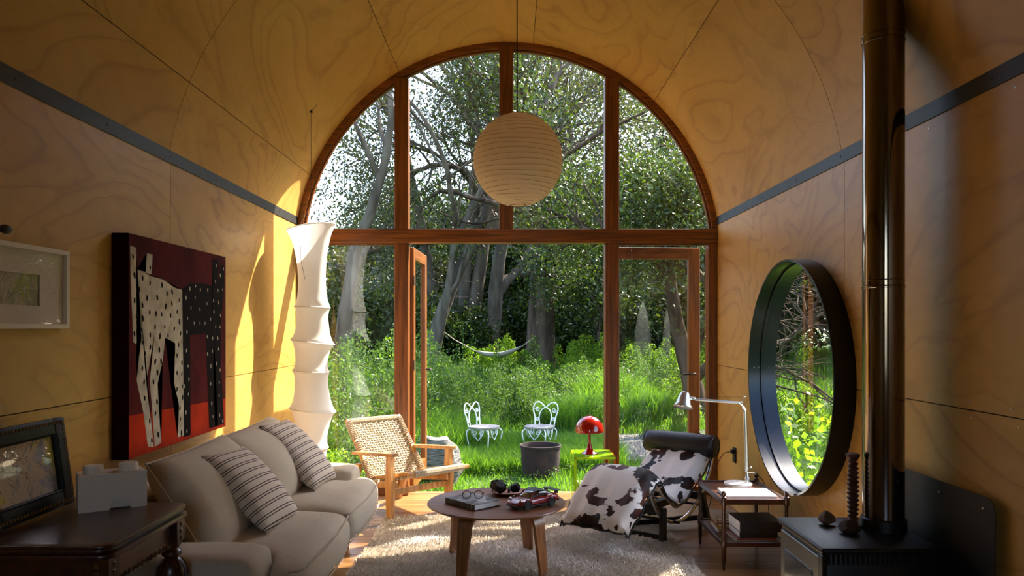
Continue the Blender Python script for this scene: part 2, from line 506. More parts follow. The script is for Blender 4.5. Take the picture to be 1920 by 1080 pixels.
# floor boards
floor = struct('floor', bx(XL - .02, XR + .02, YB, YW + .08, -.12, -.02), m_dark)
q = random.Random(3); y = YW + .08; row = 0
while y > 1.2:
    y0 = y - .135; xs = [XL - .01]; x = XL + q.uniform(.5, 1.7)
    while x < XR - .3: xs.append(x); x += q.uniform(1.2, 1.9)
    xs.append(XR + .01)
    for a, b in zip(xs, xs[1:]):
        struct('floor_board', bx(a + .0008, b - .0008, y0 + .0008, y - .0008, -.02, 0, .0012), m_floor, floor)
    y = y0; row += 1
b = struct('floor_boards_rear', bx(XL - .01, XR + .01, YB, y - .001, -.02, 0), m_floor, floor)
# rear end of the room, behind the viewer: timber wall with an unseen arched opening, added and sized for fill daylight
bm = NB(); n = 40
outer, inner = [], []
ro = R + .1; ri = .62
outer = [(X0 + ro * math.cos(PI * k / n), ZC + ro * math.sin(PI * k / n)) for k in range(n + 1)]
inner = [(X0 + ri * math.cos(PI * k / n), ZC + ri * math.sin(PI * k / n)) for k in range(n + 1)]
outer = [(outer[0][0], -.1)] + outer + [(outer[-1][0], -.1)]; inner = [(inner[0][0], .9)] + inner + [(inner[-1][0], .9)]
V = [[bm.verts.new((p[0], yy, p[1])) for p in pts] for yy in (YB - .1, YB) for pts in (outer, inner)]
for k in range(len(outer) - 1):
    bm.faces.new((V[0][k], V[0][k + 1], V[1][k + 1], V[1][k])); bm.faces.new((V[2][k], V[2][k + 1], V[3][k + 1], V[3][k]))
    bm.faces.new((V[1][k], V[1][k + 1], V[3][k + 1], V[3][k]))
for j in (0, 2): bm.faces.new((V[j][0], V[j][-1], V[j + 1][-1], V[j + 1][0]))
struct('wall_back', bm, m_ply)

# ------------------------------------------------------------------ arched window with its posts
win = thing('window_1', None, None, (X0, YW, 0), kind='structure'); win['label'] = 'arched timber window filling the end of the barrel vault'
FY0, FY1 = YW - .03, YW + .09
ph0, ph1 = math.radians(1.0), math.radians(179.0)
def aframe(r0, r1, y0, y1): return arc_panel(ph0, ph1, y0, y1, r0, r1, 64)
struct('arch_frame', aframe(R - .05, R + .004, YW - .012, FY1), m_frame_h, win, world=True, smooth=True, sharp=.5)
struct('arch_bead', aframe(R - .066, R - .048, YW + .02, YW + .06), m_frame_h, win, world=True, smooth=True, sharp=.5)
def upper(x0, x1, name='mullion'):
    zt = min(ZC + math.sqrt(max(0, R * R - (x - X0) ** 2)) for x in (x0, x1)) - .03
    struct(name, bx(x0, x1, FY0, FY1, 2.2, zt, .004), m_frame, win, world=True)
TZ0, TZ1 = 2.096, 2.211
for x0, x1 in ((-.959, -.844), (-.089, .027), (.79, .906)): upper(x0, x1)
struct('transom', bx(XL + .005, XR - .005, FY0 - .004, FY1, TZ0, TZ1, .004), m_frame_h, win, world=True)
for x0, x1 in ((-.959, -.844), (.79, .906)):
    struct('post', bx(x0, x1, FY0, FY1, 0.0, TZ0 - .001, .004), m_frame, win, world=True)
for x0, x1 in ((XL + .004, XL + .055), (XR - .075, XR - .004)):
    struct('jamb', bx(x0, x1, FY0 + .01, FY1, 0.0, TZ0 - .001, .003), m_frame, win, world=True)
for x0, x1 in ((XL + .055, -.959), (.906, XR - .075)):
    struct('bottom_rail', bx(x0, x1, FY0 + .02, FY1 - .02, 0.0, .07, .003), m_frame_h, win, world=True)
    struct('bead', bx(x0, x1, YW + .02, YW + .05, TZ0 - .014, TZ0 - .001), m_frame_h, win, world=True)
# panes
def seg_pane(x0, x1):
    bm = NB(); pts = []
    n = 16
    for k in range(n + 1):
        x = x0 + (x1 - x0) * k / n
        pts.append((x, ZC + math.sqrt(max(.001, (R - .052) ** 2 - (x - X0) ** 2))))
    pts = [(x0, TZ1)] + [p for p in pts if p[1] > TZ1 + .002] + [(x1, TZ1)]
    a = [bm.verts.new((x, YW + .036, z)) for x, z in pts]; bm.faces.new(a)
    return bm
e = math.sqrt((R - .052) ** 2 - (TZ1 - ZC) ** 2)
for x0, x1 in ((X0 - e, -.959), (-.844, -.089), (.027, .79), (.906, X0 + e)):
    struct('pane', seg_pane(x0, x1), m_pane, win, world=True)
for x0, x1 in ((XL + .055, -.959), (.906, XR - .075)):
    bm = NB(); bm.faces.new([bm.verts.new(p) for p in ((x0, YW + .036, .07), (x1, YW + .036, .07), (x1, YW + .036, TZ0), (x0, YW + .036, TZ0))])
    struct('pane', bm, m_pane, win, world=True)
struct('trim_3', bx(XL - .01, XR + .01, YW - .02, YW + .14, -.10, -.0005, .004), wood('weathered_sill', '9a6b3c', '6d4521', rough=.6, axis=0))

# ------------------------------------------------------------------ the two glazed door leaves
def door(name, hinge, rotz, label):
    d = thing(name, None, None, hinge, rotz, kind='structure'); d['label'] = label
    W, H, T, st = .80, 2.075, .045, .098          # leaf runs along +x from the hinge
    struct('stile', bx(0, st, -T / 2, T / 2, .015, H, .004), m_frame, d)
    struct('stile', bx(W - st, W, -T / 2, T / 2, .015, H, .004), m_frame, d)
    struct('rail', bx(st, W - st, -T / 2, T / 2, H - .1, H, .004), m_frame_h, d)
    struct('rail', bx(st, W - st, -T / 2, T / 2, .015, .17, .004), m_frame_h, d)
    bm = NB(); bm.faces.new([bm.verts.new(p) for p in ((st, 0, .17), (W - st, 0, .17), (W - st, 0, H - .1), (st, 0, H - .1))])
    struct('pane', bm, m_pane, d)
    for z in (.25, 1.03, 1.75):
        h = struct('hinge', bx(-.008, .03, -T / 2 - .004, -T / 2, z, z + .085, .001), m_steel, d)
    bm = NB()
    tube(bm, [(W - .05, -T / 2, 1.0), (W - .05, -T / 2 - .05, 1.0), (W - .16, -T / 2 - .05, 1.0)], .009, 8)
    struct('handle', bm, m_steel, d, smooth=True)
door('door_1', (-.838, YW + .115, 0), PI / 2 - .03, 'glazed timber door leaf standing open outward beside the woven chair')
door('door_2', (.80 + .02, YW + .135, 0), math.radians(3.0), 'glazed timber door leaf folded back behind the cowhide lounger')
# ================================================================== furniture, left side
# ---- sofa
SY0, SY1 = 2.82, 4.88
so = thing('sofa', 'oatmeal linen two-seat sofa under the spotted animal painting', 'sofa', (-1.35, (SY0 + SY1) / 2, 0))
bm = NB(); softbox(bm, -1.72, -.97, SY0 + .02, SY1 - .02, .10, .31, .03, 0, 8); obj('base', bm, m_linen, so, True, True)
bm = NB(); softbox(bm, -1.745, -1.50, SY0 + .02, SY1 - .02, .12, .70, .06, 0, 8); obj('backrest', bm, m_linen, so, True, True)
for y0, y1 in ((2.82, 3.09), (4.62, 4.88)):
    bm = NB(); softbox(bm, -1.74, -.95, y0, y1, .09, .53, .055, .008, 10); obj('armrest', bm, m_linen, so, True, True)
for x in (-1.66, -1.03):
    for y in (SY0 + .08, SY1 - .08):
        bm = NB(); lathe(bm, [(.018, 0), (.026, .10)], 12, Matrix.Translation((x, y, 0))); obj('leg', bm, m_mahog, so, True, True)
def seat(y0, y1, ext, seed):
    """T-shaped seat cushion: wraps round the front of the arm on side `ext`"""
    bm = NB(); vs = softbox(bm, -1.52, -.80, y0, y1, .285, .455, .07, .05, 18, seed=seed, wob=.005)
    for v in vs:
        t = max(0, min(1, (v.co.x + .965) / .05)); t = t * t * (3 - 2 * t)
        if ext < 0:
            k = max(0, 1 - (v.co.y - y0) / .16); v.co.y -= .15 * t * k
        else:
            k = max(0, 1 - (y1 - v.co.y) / .16); v.co.y += .15 * t * k
        v.co.x += .025 * math.sin((v.co.y - y0) / (y1 - y0) * PI) * t
    s = obj('seat_cushion', bm, m_linen, so, True, True, sharp=None)
    ya, yb = (y0 - .115, y1 - .02) if ext < 0 else (y0 + .02, y1 + .115)
    bm = NB()
    for z in (.44, .30):
        P = [(-.86, ya - .01, z)] + [(-.815 + .025 * math.sin(k / 8 * PI), ya + (yb - ya) * k / 8, z + (.006 if z > .4 else 0)) for k in range(9)] + [(-.86, yb + .01, z)]
        tube(bm, catmull(P, 4), .0045, 6)
    obj('piping', bm, m_linen_d, s, True, True)
seat(3.085, 3.852, -1, 1); seat(3.858, 4.625, 1, 2)
def backcush(y0, y1, seed, top=.83, tilt=0):
    c = Vector((-1.335, (y0 + y1) / 2, .63))
    M = axes(c, (0.02, 1, tilt), (-.24, 0, .38))
    bm = NB(); e = pillow(bm, (y1 - y0) * 1.03, .50, .30, 18, .035, seed, M, .42)
    b = obj('back_cushion', bm, m_linen, so, True, True, sharp=None)
    bm = NB(); tube(bm, e, .005, 6, True); obj('piping', bm, m_linen_d, b, True, True)
backcush(3.10, 3.86, 5, tilt=.01); backcush(3.86, 4.63, 9, tilt=.02)

# ---- striped pillows
def stripes(name):
    m, N, L, B = nm(name)
    tc = N.new('ShaderNodeTexCoord'); sx = N.new('ShaderNodeSeparateXYZ'); L.new(tc.outputs['Object'], sx.inputs[0])
    def mt(op, a, b=None):
        k = N.new('ShaderNodeMath'); k.operation = op
        for i, v in enumerate((a, b)):
            if v is None: continue
            if isinstance(v, (int, float)): k.inputs[i].default_value = v
            else: L.new(v, k.inputs[i])
        return k.outputs[0]
    f = mt('FRACT', mt('ADD', mt('MULTIPLY', sx.outputs['Y'], 23.0), 100.2))
    a = mt('COMPARE', f, .36); b = mt('COMPARE', f, .62)
    for k in N:
        if k.type == 'MATH' and k.operation == 'COMPARE': k.inputs[2].default_value = .045
    s = mt('MAXIMUM', a, b)
    mx = N.new('ShaderNodeMixRGB'); mx.inputs[1].default_value = (*hexc('cdbfb0'), 1); mx.inputs[2].default_value = (*hexc('3c2b2b'), 1)
    L.new(s, mx.inputs[0]); L.new(mx.outputs[0], B.inputs['Base Color']); B.inputs['Roughness'].default_value = .95
    B.inputs['Specular IOR Level'].default_value = .1
    return m
m_stripe = stripes('ticking_stripe_linen')
def throw(label, TL, TR, BL, BR, t, seed):
    TL, TR, BL, BR = map(Vector, (TL, TR, BL, BR))
    c = (TL + TR + BL + BR) / 4; xa = (TR + BR - TL - BL) / 2; ya = (TL + TR - BL - BR) / 2
    M = axes(c, xa, ya)
    bm = NB(); pillow(bm, xa.length * 1.02, ya.length * 1.04, t, 18, .05, seed, None, .45)
    o = obj('striped_pillow', bm, m_stripe, None, True, sharp=None); o.matrix_world = M
    tag(o, label, 'pillow', 'striped throw pillows on the sofa')
throw('striped throw pillow on the sofa seat closest to the carved table', (-1.31, 3.42, .80), (-1.30, 3.86, .775), (-1.08, 3.19, .535), (-1.05, 3.62, .51), .16, 3)
throw('striped throw pillow on the sofa seat closest to the fabric column lamp', (-1.335, 4.26, .825), (-1.325, 4.74, .80), (-1.09, 4.03, .54), (-1.07, 4.46, .53), .16, 4)

# ---- carved console table in the corner
ct = thing('console_table', 'dark carved mahogany side table beside the sofa arm', 'table', (-1.46, 2.53, 0))
tx0, tx1, ty0, ty1, tz = -1.755, -1.175, 2.235, 2.80, .75
def rrect(x0, x1, y0, y1, r, n=5, ear=0.0):
    P = []
    for cx, cy, a0 in ((x1 - r, y1 - r, 0), (x0 + r, y1 - r, 90), (x0 + r, y0 + r, 180), (x1 - r, y0 + r, 270)):
        for k in range(n + 1):
            a = math.radians(a0 + 90 * k / n); P.append((cx + r * math.cos(a), cy + r * math.sin(a)))
    return P
bm = NB()
for z0, z1, g in ((tz - .012, tz, 0.0), (tz - .026, tz - .013, .008), (tz - .042, tz - .027, -.006)):
    prism(bm, rrect(tx0, tx1 - g, ty0 + g, ty1, .045), z0, z1, None, .004)
obj('table_top', bm, m_mahog, ct, True, True)
def scallop(L_, n, h, holes=True):
    """apron board in local x (length), y down; lower edge a run of small drops"""
    P = [(0, 0), (L_, 0)]; st = L_ / n; Q = []
    for k in range(n):
        for j in range(7):
            a = PI * j / 6; Q.append((L_ - st * (k + .5) + st * .46 * math.cos(a), -h - st * .42 * math.sin(a)))
    return P + Q
for nm_, M, L_, mt_ in (('side_apron', axes((tx1 - .045, ty0 + .06, tz - .045), (0, 1, 0), (0, 0, 1)), ty1 - ty0 - .12, m_apron),
                        ('front_apron', axes((tx0 + .04, ty0 + .05, tz - .045), (1, 0, 0), (0, 0, 1)), tx1 - tx0 - .11, m_mahog)):
    bm = NB(); prism(bm, scallop(L_, 15, .085), -.009, .009, M); ap = obj(nm_, bm, mt_, ct, False, True)
    bm = NB(); st = L_ / 15
    for k in range(15):
        ctr = M @ Vector((st * (k + .5), -.088, .010 if nm_ == 'side_apron' else -.010))
        ring = [ctr + (M.to_3x3() @ Vector((math.cos(a), math.sin(a), 0))) * .009 for a in [2 * PI * j / 10 for j in range(10)]]
        tube(bm, ring, .0028, 5, True)
    p0 = M @ Vector((0, -.083, .0)); 
    obj('ring_carving', bm, m_mahog, ap, True, True)
legprof = [(.026, .0), (.030, .012), (.022, .03), (.018, .05), (.024, .09), (.026, .14), (.022, .20), (.030, .22), (.030, .232), (.02, .245), (.024, .27), (.022, .36), (.017, .40),
           (.026, .412), (.026, .424), (.018, .432), (.03, .445), (.045, .47), (.052, .50), (.047, .535), (.03, .56), (.022, .565), (.034, .575), (.034, .588), (.022, .597), (.033, .612), (.033, .622)]
for x in (tx0 + .05, tx1 - .045):
    for y in (ty0 + .05, ty1 - .05):
        bm = NB(); M = Matrix.Translation((x, y, 0)); lathe(bm, [(.001, 0)] + legprof, 20, M)
        l = obj('leg', bm, m_mahog, ct, True, True, sharp=.5)
        bm = NB(); box(bm, x - .034, x + .034, y - .034, y + .034, .62, tz - .043, .003); cb = obj('corner_block', bm, m_mahog, l, False, True)
        bm = NB()
        for k in range(12):                                # reeding round the bulb
            a = 2 * PI * k / 12
            tube(bm, [(x + r * math.cos(a), y + r * math.sin(a), z) for r, z in ((.030, .445), (.045, .47), (.053, .50), (.048, .535), (.031, .558))], .005, 5)
        obj('reeded_bulb', bm, m_mahog, l, True, True)
        bm = NB()
        for fz in (.66, .685, .635):
            for dx, dy in ((0, -.0345), (.0345, 0)):
                M2 = Matrix.Translation((x + dx, y + dy, fz)) @ (Matrix.Rotation(PI / 2, 4, 'X') if dy else Matrix.Rotation(PI / 2, 4, 'Y')) @ Matrix.Rotation(PI / 4, 4, 'Z')
                lathe(bm, [(.010, -.001), (.010, .002), (.005, .004)], 4, M2)
        obj('block_carving', bm, m_apron, l, False, True)['kind'] = 'stuff'

# ---- white brick-shaped storage box
bl, br = Vector((-1.487, 2.626, tz)), Vector((-1.308, 2.748, tz))
wb = thing('storage_brick', 'white toy-brick shaped storage box with two round studs on the carved table', 'storage box', (bl + br) / 2)
M = axes(bl, br - bl, Vector((0, 0, 1)).cross(br - bl)); L_ = (br - bl).length; D_ = .12; H_ = .128
bm = NB()
nn = 14; cx = L_ * .60; r = .033
pts = [(0, 0)] + [(cx - r * math.cos(PI * k / nn), r * math.sin(PI * k / nn)) for k in range(nn + 1)] + [(L_, 0), (L_, H_), (0, H_)]
Mf = M @ Matrix(((1, 0, 0, 0), (0, 0, 1, 0), (0, 1, 0, 0), (0, 0, 0, 1)))
prism(bm, pts, 0, .006, Mf); obj('drawer_front', bm, m_plastic, wb, False, True)
bm = NB(); box(bm, .002, L_ - .002, .014, D_, .002, H_ - .002, .002, 1, M); obj('box_body', bm, m_plastic, wb, False, True)
for x in (.052, L_ - .052):
    bm = NB(); lathe(bm, [(.033, H_ - .003), (.033, H_ + .022), (.031, H_ + .025), (.0, H_ + .025)], 28, M @ Matrix.Translation((x, D_ / 2, 0))); obj('stud', bm, m_plastic, wb, True, True)

# ---- black carved picture frame leaning on the table
fr = thing('carved_picture_frame', 'black carved frame with a loose colour sketch, leaning on the dark table', 'picture frame', (-1.62, 2.50, tz))
Mfr = axes((-1.612, 2.785, tz + .002), (0, -1, 0), (-.14, 0, 1))     # x along the frame toward the viewer, y up, z into the room
Wf, Hf, bw = .46, .315, .062
Mfr = Mfr if (Mfr.to_3x3() @ Vector((0, 0, 1))).x > 0 else Mfr @ Matrix.Scale(-1, 4, (0, 0, 1))
m_ebony = mat('ebonised_wood', '0d0c0c', rough=.5, var=.3, scale=20, spec=.3)
m_gilt = mat('worn_gilt', '94703f', rough=.4, metal=.5, var=.5, scale=40)
for a in ((0, bw, 0, Hf), (Wf - bw, Wf, 0, Hf), (bw, Wf - bw, 0, bw), (bw, Wf - bw, Hf - bw, Hf)):
    f_ = obj('frame_rail', bx(a[0], a[1], a[2], a[3], 0, .028, .006, 2, Mfr), m_ebony, fr, True, True)
bm = NB()
def beadrow(p, q, n, r, z):
    for k in range(n):
        t = (k + .5) / n; c = Mfr @ Vector((p[0] + (q[0] - p[0]) * t, p[1] + (q[1] - p[1]) * t, z))
        bmesh.ops.create_icosphere(bm, subdivisions=1, radius=r, matrix=Matrix.Translation(c))
o_ = .017
for p, q, n in (((o_, o_), (o_, Hf - o_), 16), ((Wf - o_, o_), (Wf - o_, Hf - o_), 16), ((o_, o_), (Wf - o_, o_), 24), ((o_, Hf - o_), (Wf - o_, Hf - o_), 24)):
    beadrow(p, q, n, .0062, .028)
obj('bead_carving', bm, m_gilt, fr, True, True)
bm = NB(); o_ = bw - .006
for p, q, n in (((o_, o_), (o_, Hf - o_), 40), ((Wf - o_, o_), (Wf - o_, Hf - o_), 40), ((o_, o_), (Wf - o_, o_), 60), ((o_, Hf - o_), (Wf - o_, Hf - o_), 60)):
    beadrow(p, q, n, .0024, .029)
obj('inner_beading', bm, m_ebony, fr, True, True)
def sketchmat(name, base, cols, sc=9):
    m, N, L, B = nm(name); tc = N.new('ShaderNodeTexCoord'); prev = None
    rgb = N.new('ShaderNodeRGB'); rgb.outputs[0].default_value = (*base, 1); prev = rgb.outputs[0]
    for i, (c, s, th, wd) in enumerate(cols):
        mp = N.new('ShaderNodeMapping'); mp.inputs['Location'].default_value = (i * 3.1, i * 1.7, i); L.new(tc.outputs['Object'], mp.inputs[0])
        n = N.new('ShaderNodeTexNoise'); n.inputs['Scale'].default_value = s; n.inputs['Detail'].default_value = 3; n.inputs['Distortion'].default_value = 1.2
        L.new(mp.outputs[0], n.inputs['Vector'])
        r = N.new('ShaderNodeValToRGB'); e = r.color_ramp.elements; e[0].position = th - wd; e[0].color = (0, 0, 0, 1); e[1].position = th; e[1].color = (.8, .8, .8, 1)
        k = e.new(min(1, th + wd)); k.color = (0, 0, 0, 1) if wd < .05 else (.8, .8, .8, 1)
        L.new(n.outputs[0], r.inputs[0]); mx = N.new('ShaderNodeMixRGB'); L.new(r.outputs[0], mx.inputs[0]); L.new(prev, mx.inputs[1]); mx.inputs[2].default_value = (*c, 1); prev = mx.outputs[0]
    L.new(prev, B.inputs['Base Color']); B.inputs['Roughness'].default_value = .8
    return m
m_sketch = sketchmat('loose_crayon_sketch', hexc('c9b596'), [(hexc('8f98a4'), 7, .62, .08), (hexc('c9c24a'), 9, .66, .06), (hexc('4b4a48'), 11, .5, .012), (hexc('5a6a8c'), 8, .47, .012), (hexc('b5763a'), 10, .64, .02)])
obj('sketch', bx(bw - .004, Wf - bw + .004, bw - .004, Hf - bw + .004, .004, .008, 0, 1, Mfr), m_sketch, fr, False, True)
m_picglass = glass('picture_glass', refl=.8)
bm = NB(); bm.faces.new([bm.verts.new(Mfr @ Vector(p)) for p in ((bw, bw, .012), (Wf - bw, bw, .012), (Wf - bw, Hf - bw, .012), (bw, Hf - bw, .012))])
obj('glass', bm, m_picglass, fr, False, True)

# ---- white framed picture on the wall
wf = thing('white_picture_frame', 'white framed small landscape with wide mat above the carved table', 'picture frame', (XL, 2.7, 1.385))
m_whitewood = mat('cream_lacquer', 'ded3bf', rough=.45, var=.05)
y0, y1, z0, z1, b_ = 2.36, 3.01, 1.387, 1.692, .018
for a in ((y0, y1, z0, z0 + b_), (y0, y1, z1 - b_, z1), (y0, y0 + b_, z0 + b_, z1 - b_), (y1 - b_, y1, z0 + b_, z1 - b_)):
    obj('frame_rail', bx(XL + .001, XL + .03, a[0], a[1], a[2], a[3], .001), m_whitewood, wf, False, True)
my, mz = (y0 + .17, y1 - .165), (z0 + .085, z1 - .105)
bm = NB()
for a in ((y0 + b_, my[0], z0 + b_, z1 - b_), (my[1], y1 - b_, z0 + b_, z1 - b_), (my[0], my[1], z0 + b_, mz[0]), (my[0], my[1], mz[1], z1 - b_)):
    box(bm, XL + .010, XL + .014, *a)
obj('mat_board', bm, mat('warm_white_mat', 'cfc3b0', rough=.9, var=.03), wf, False, True)
obj('landscape_drawing', bx(XL + .004, XL + .008, my[0] - .005, my[1] + .005, mz[0] - .005, mz[1] + .005),
    sketchmat('green_landscape_print', hexc('b5ab8c'), [(hexc('8b8a62'), 9, .56, .08), (hexc('a9a63a'), 13, .62, .05), (hexc('5d5b4c'), 16, .5, .015)]), wf, False, True)
bm = NB(); bm.faces.new([bm.verts.new((XL + .019, y, z)) for y, z in ((y0 + b_, z0 + b_), (y1 - b_, z0 + b_), (y1 - b_, z1 - b_), (y0 + b_, z1 - b_))])
obj('glass', bm, m_picglass, wf, False, True)
# small swivel lamp whose head just enters the frame above it
sl = thing('wall_lamp', 'small dark chrome swivel lamp above the white picture frame', 'lamp', (XL, 2.5, 1.72))
bm = NB(); lathe(bm, [(.03, 0), (.03, .012), (.01, .016)], 16, Matrix.Translation((XL, 2.46, 1.74)) @ Matrix.Rotation(PI / 2, 4, 'Y')); obj('wall_plate', bm, m_steel, sl, True, True)
bm = NB(); tube(bm, [(XL + .01, 2.46, 1.74), (XL + .06, 2.50, 1.74), (XL + .07, 2.55, 1.725)], .006, 8); obj('arm', bm, m_steel, sl, True, True)
bm = NB(); bmesh.ops.create_uvsphere(bm, u_segments=16, v_segments=10, radius=.02, matrix=Matrix.Translation((XL + .07, 2.565, 1.722)) @ Matrix.Diagonal((.8, 1.5, .8, 1))); obj('lamp_head', bm, m_steel, sl, True, True)

# ---- the big painting
PY0, PZ0, PW, PH, PX = 3.378, .805, 1.152, 1.007, -1.689
pa = thing('animal_painting', 'large dark red canvas with a white and a black spotted long-legged animal', 'painting', (XL, PY0 + PW / 2, PZ0))
m_red = mat('oxblood_paint', '5c1a18', rough=.9, spec=.08, col2='3a0d10', scale=5, bump=.2, bscale=60)
m_orange = mat('orange_red_paint', 'b8320f', rough=.9, spec=.08, col2='8a2410', scale=6, bump=.2, bscale=60)
m_cream = mat('chalk_white_paint', 'c8bda6', rough=.9, spec=.08, col2='a0947f', scale=14, bump=.2, bscale=80)
m_ink = mat('black_paint', '120c0b', rough=.9, spec=.08, var=.4, scale=12, bump=.2, bscale=80)
m_edge = mat('dark_canvas_edge', '2a0d0e', rough=.9, spec=.08, var=.4, scale=8)
obj('canvas', bx(XL + .001, PX - .001, PY0, PY0 + PW, PZ0, PZ0 + PH, .003), m_edge, pa, False, True)
Mp = axes((PX, PY0, PZ0), (0, 1, 0), (0, 0, 1))
def paint(name, pts, m, h):
    bm = NB(); prism(bm, pts, -.0005, h, Mp); bmesh.ops.triangulate(bm, faces=[f for f in bm.faces if len(f.verts) > 4]); return obj(name, bm, m, pa, False, True)
paint('dark_red_field', [(.002, .195), (PW - .002, .165), (PW - .002, PH - .002), (.002, PH - .002)], m_red, .0008)
paint('orange_field', [(.002, .002), (PW - .002, .002), (PW - .002, .166), (.002, .196)], m_orange, .0008)
WA = [(0.012, 0.951), (0.066, 0.947), (0.074, 0.85), (0.156, 0.844), (0.167, 0.933), (0.223, 0.931), (0.212, 0.829), (0.341, 0.821), (0.455, 0.788), (0.547, 0.781), (0.556, 0.559), (0.564, 0.301), (0.569, 0.03), (0.494, 0.03), (0.512, 0.189), (0.455, 0.309), (0.468, 0.508), (0.354, 0.538), (0.329, 0.428), (0.274, 0.322), (0.293, 0.145), (0.312, 0.03), (0.246, 0.02), (0.228, 0.153), (0.194, 0.338), (0.246, 0.563), (0.212, 0.476), (0.16, 0.33), (0.205, 0.156), (0.237, 0.02), (0.178, 0.03), (0.134, 0.196), (0.07, 0.347), (0.095, 0.459), (0.117, 0.541), (0.07, 0.509), (0.039, 0.522), (0.029, 0.644), (0.016, 0.795)]
BA = [(0.547, 0.787), (0.659, 0.821), (0.839, 0.831), (0.952, 0.821), (0.952, 0.976), (1.036, 0.977), (1.029, 0.825), (1.071, 0.953), (1.124, 0.951), (1.124, 0.817), (1.071, 0.609), (1.078, 0.343), (1.124, 0.02), (1.029, 0.02), (0.995, 0.348), (0.969, 0.53), (0.962, 0.35), (0.985, 0.02), (0.903, 0.02), (0.871, 0.355), (0.855, 0.557), (0.645, 0.546), (0.653, 0.02), (0.569, 0.02), (0.556, 0.559)]
paint('white_animal', WA, m_cream, .0016); paint('black_animal', BA, m_ink, .0016)
def inside(p, poly):
    c = False; j = len(poly) - 1
    for i in range(len(poly)):
        if (poly[i][1] > p[1]) != (poly[j][1] > p[1]) and p[0] < (poly[j][0] - poly[i][0]) * (p[1] - poly[i][1]) / (poly[j][1] - poly[i][1]) + poly[i][0]: c = not c
        j = i
    return c
def spots(name, poly, m, seed, md, r):
    q = random.Random(seed); P = []
    for _ in range(6000):
        p = (q.uniform(0, PW), q.uniform(0, PH))
        if inside(p, poly) and all(inside((p[0] + dx, p[1] + dz), poly) for dx, dz in ((.012, 0), (-.012, 0), (0, .014), (0, -.014))) and all((p[0] - s[0]) ** 2 + (p[1] - s[1]) ** 2 > md * md for s in P): P.append(p)
    bm = NB()
    for x, z in P:
        k = q.uniform(.75, 1.2); a0 = q.uniform(-.4, .4); pts = []
        for j in range(8):
            a = 2 * PI * j / 8; ex, ez = r * .75 * k * math.cos(a), r * 1.3 * k * math.sin(a)
            pts.append((x + ex * math.cos(a0) - ez * math.sin(a0), z + ex * math.sin(a0) + ez * math.cos(a0)))
        prism(bm, pts, .0012, .0024, Mp)
    obj(name, bm, m, pa, False, True)['kind'] = 'stuff'
spots('dark_spots', WA, m_ink, 1, .056, .0105); spots('white_spots', BA, m_cream, 2, .062, .008)

# ---- tall stretch-fabric lamp hanging in the corner
LX, LY = -1.476, 5.66
fl = thing('fabric_column_lamp', 'tall white stretch-fabric column lamp hanging beside the arched window', 'lamp', (LX, LY, 0))
RG = [(2.135, .176, -.10, 0), (1.544, .130, .02, .01), (1.287, .158, .08, .012), (1.069, .134, .04, .0), (.784, .168, .07, .012), (.511, .125, .05, .0), (.235, .15, -.03, .0), (.03, .13, 0, 0)]   # z, radius, tilt, x offset
bm = NB(); rings = []; n = 40
for i in range(len(RG) - 1):
    z0, r0, t0, o0 = RG[i]; z1, r1, t1, o1 = RG[i + 1]
    for k in range(10 if i < len(RG) - 2 else 11):
        t = k / 10; wv = 4 * t * (1 - t)
        r_ = r0 + (r1 - r0) * t - (.026 if i else .050) * ((1 - abs(2 * t - 1) ** 3.2) if i else wv ** .7)
        z_ = z0 + (z1 - z0) * t; tl = t0 + (t1 - t0) * t; ox = o0 + (o1 - o0) * t
        rings.append([Vector((LX + ox + r_ * math.cos(2 * PI * j / n), LY + r_ * math.sin(2 * PI * j / n), z_ - tl * r_ * 1.6 * math.cos(2 * PI * j / n))) for j in range(n)])
loft(bm, rings, True, False)
obj('fabric_sleeve', bm, m_white_fabric, fl, True, True, sharp=None)
for z_, r_, tl, ox in RG:
    bm = NB(); tube(bm, [(LX + ox + r_ * math.cos(2 * PI * j / n), LY + r_ * math.sin(2 * PI * j / n), z_ - tl * r_ * 1.6 * math.cos(2 * PI * j / n)) for j in range(n)], .0042, 6, True)
    obj('wire_ring', bm, m_white_fabric, fl, True, True)
zt = ZC + math.sqrt(R * R - (LX - X0) ** 2)
bm = NB(); tube(bm, [(LX, LY, 2.15), (LX, LY, zt - .002)], .0016, 6)
for a in (0.3, 2.4, 4.5): tube(bm, [(LX, LY, 2.30), (LX + .174 * math.cos(a), LY + .174 * math.sin(a), 2.135 + .028 * math.cos(a))], .001, 5)
obj('hanging_wire', bm, m_steel, fl, False, True)
bm = NB(); lathe(bm, [(.012, -.012), (.012, 0), (.004, .004)], 12, Matrix.Translation((LX, LY, zt - .004))); tube(bm, [(LX, LY, zt), (LX + .03, LY, zt + .022), (LX + .05, LY - .01, zt + .045)], .0016, 5)
obj('ceiling_hook', bm, m_steel, fl, True, True)
bm = NB(); tube(bm, [(LX - .05, LY - .1, 2.14), (LX - .045, LY - .12, 1.9), (LX - .02, LY - .1, 1.75), (LX + .01, LY - .02, 1.7)], .0015, 5); obj('inner_cord', bm, m_steel, fl, False, True)

# ---- woven lounge chair
FC = Vector((-.66, 5.62, 0)); sdir = Vector((.73, .68, 0)).normalized(); fdir = Vector((.68, -.73, 0)).normalized()
wc = thing('woven_lounge_chair', 'low oak lounge chair with woven paper-cord seat and back by the open door', 'chair', FC, math.atan2(sdir.y, sdir.x))
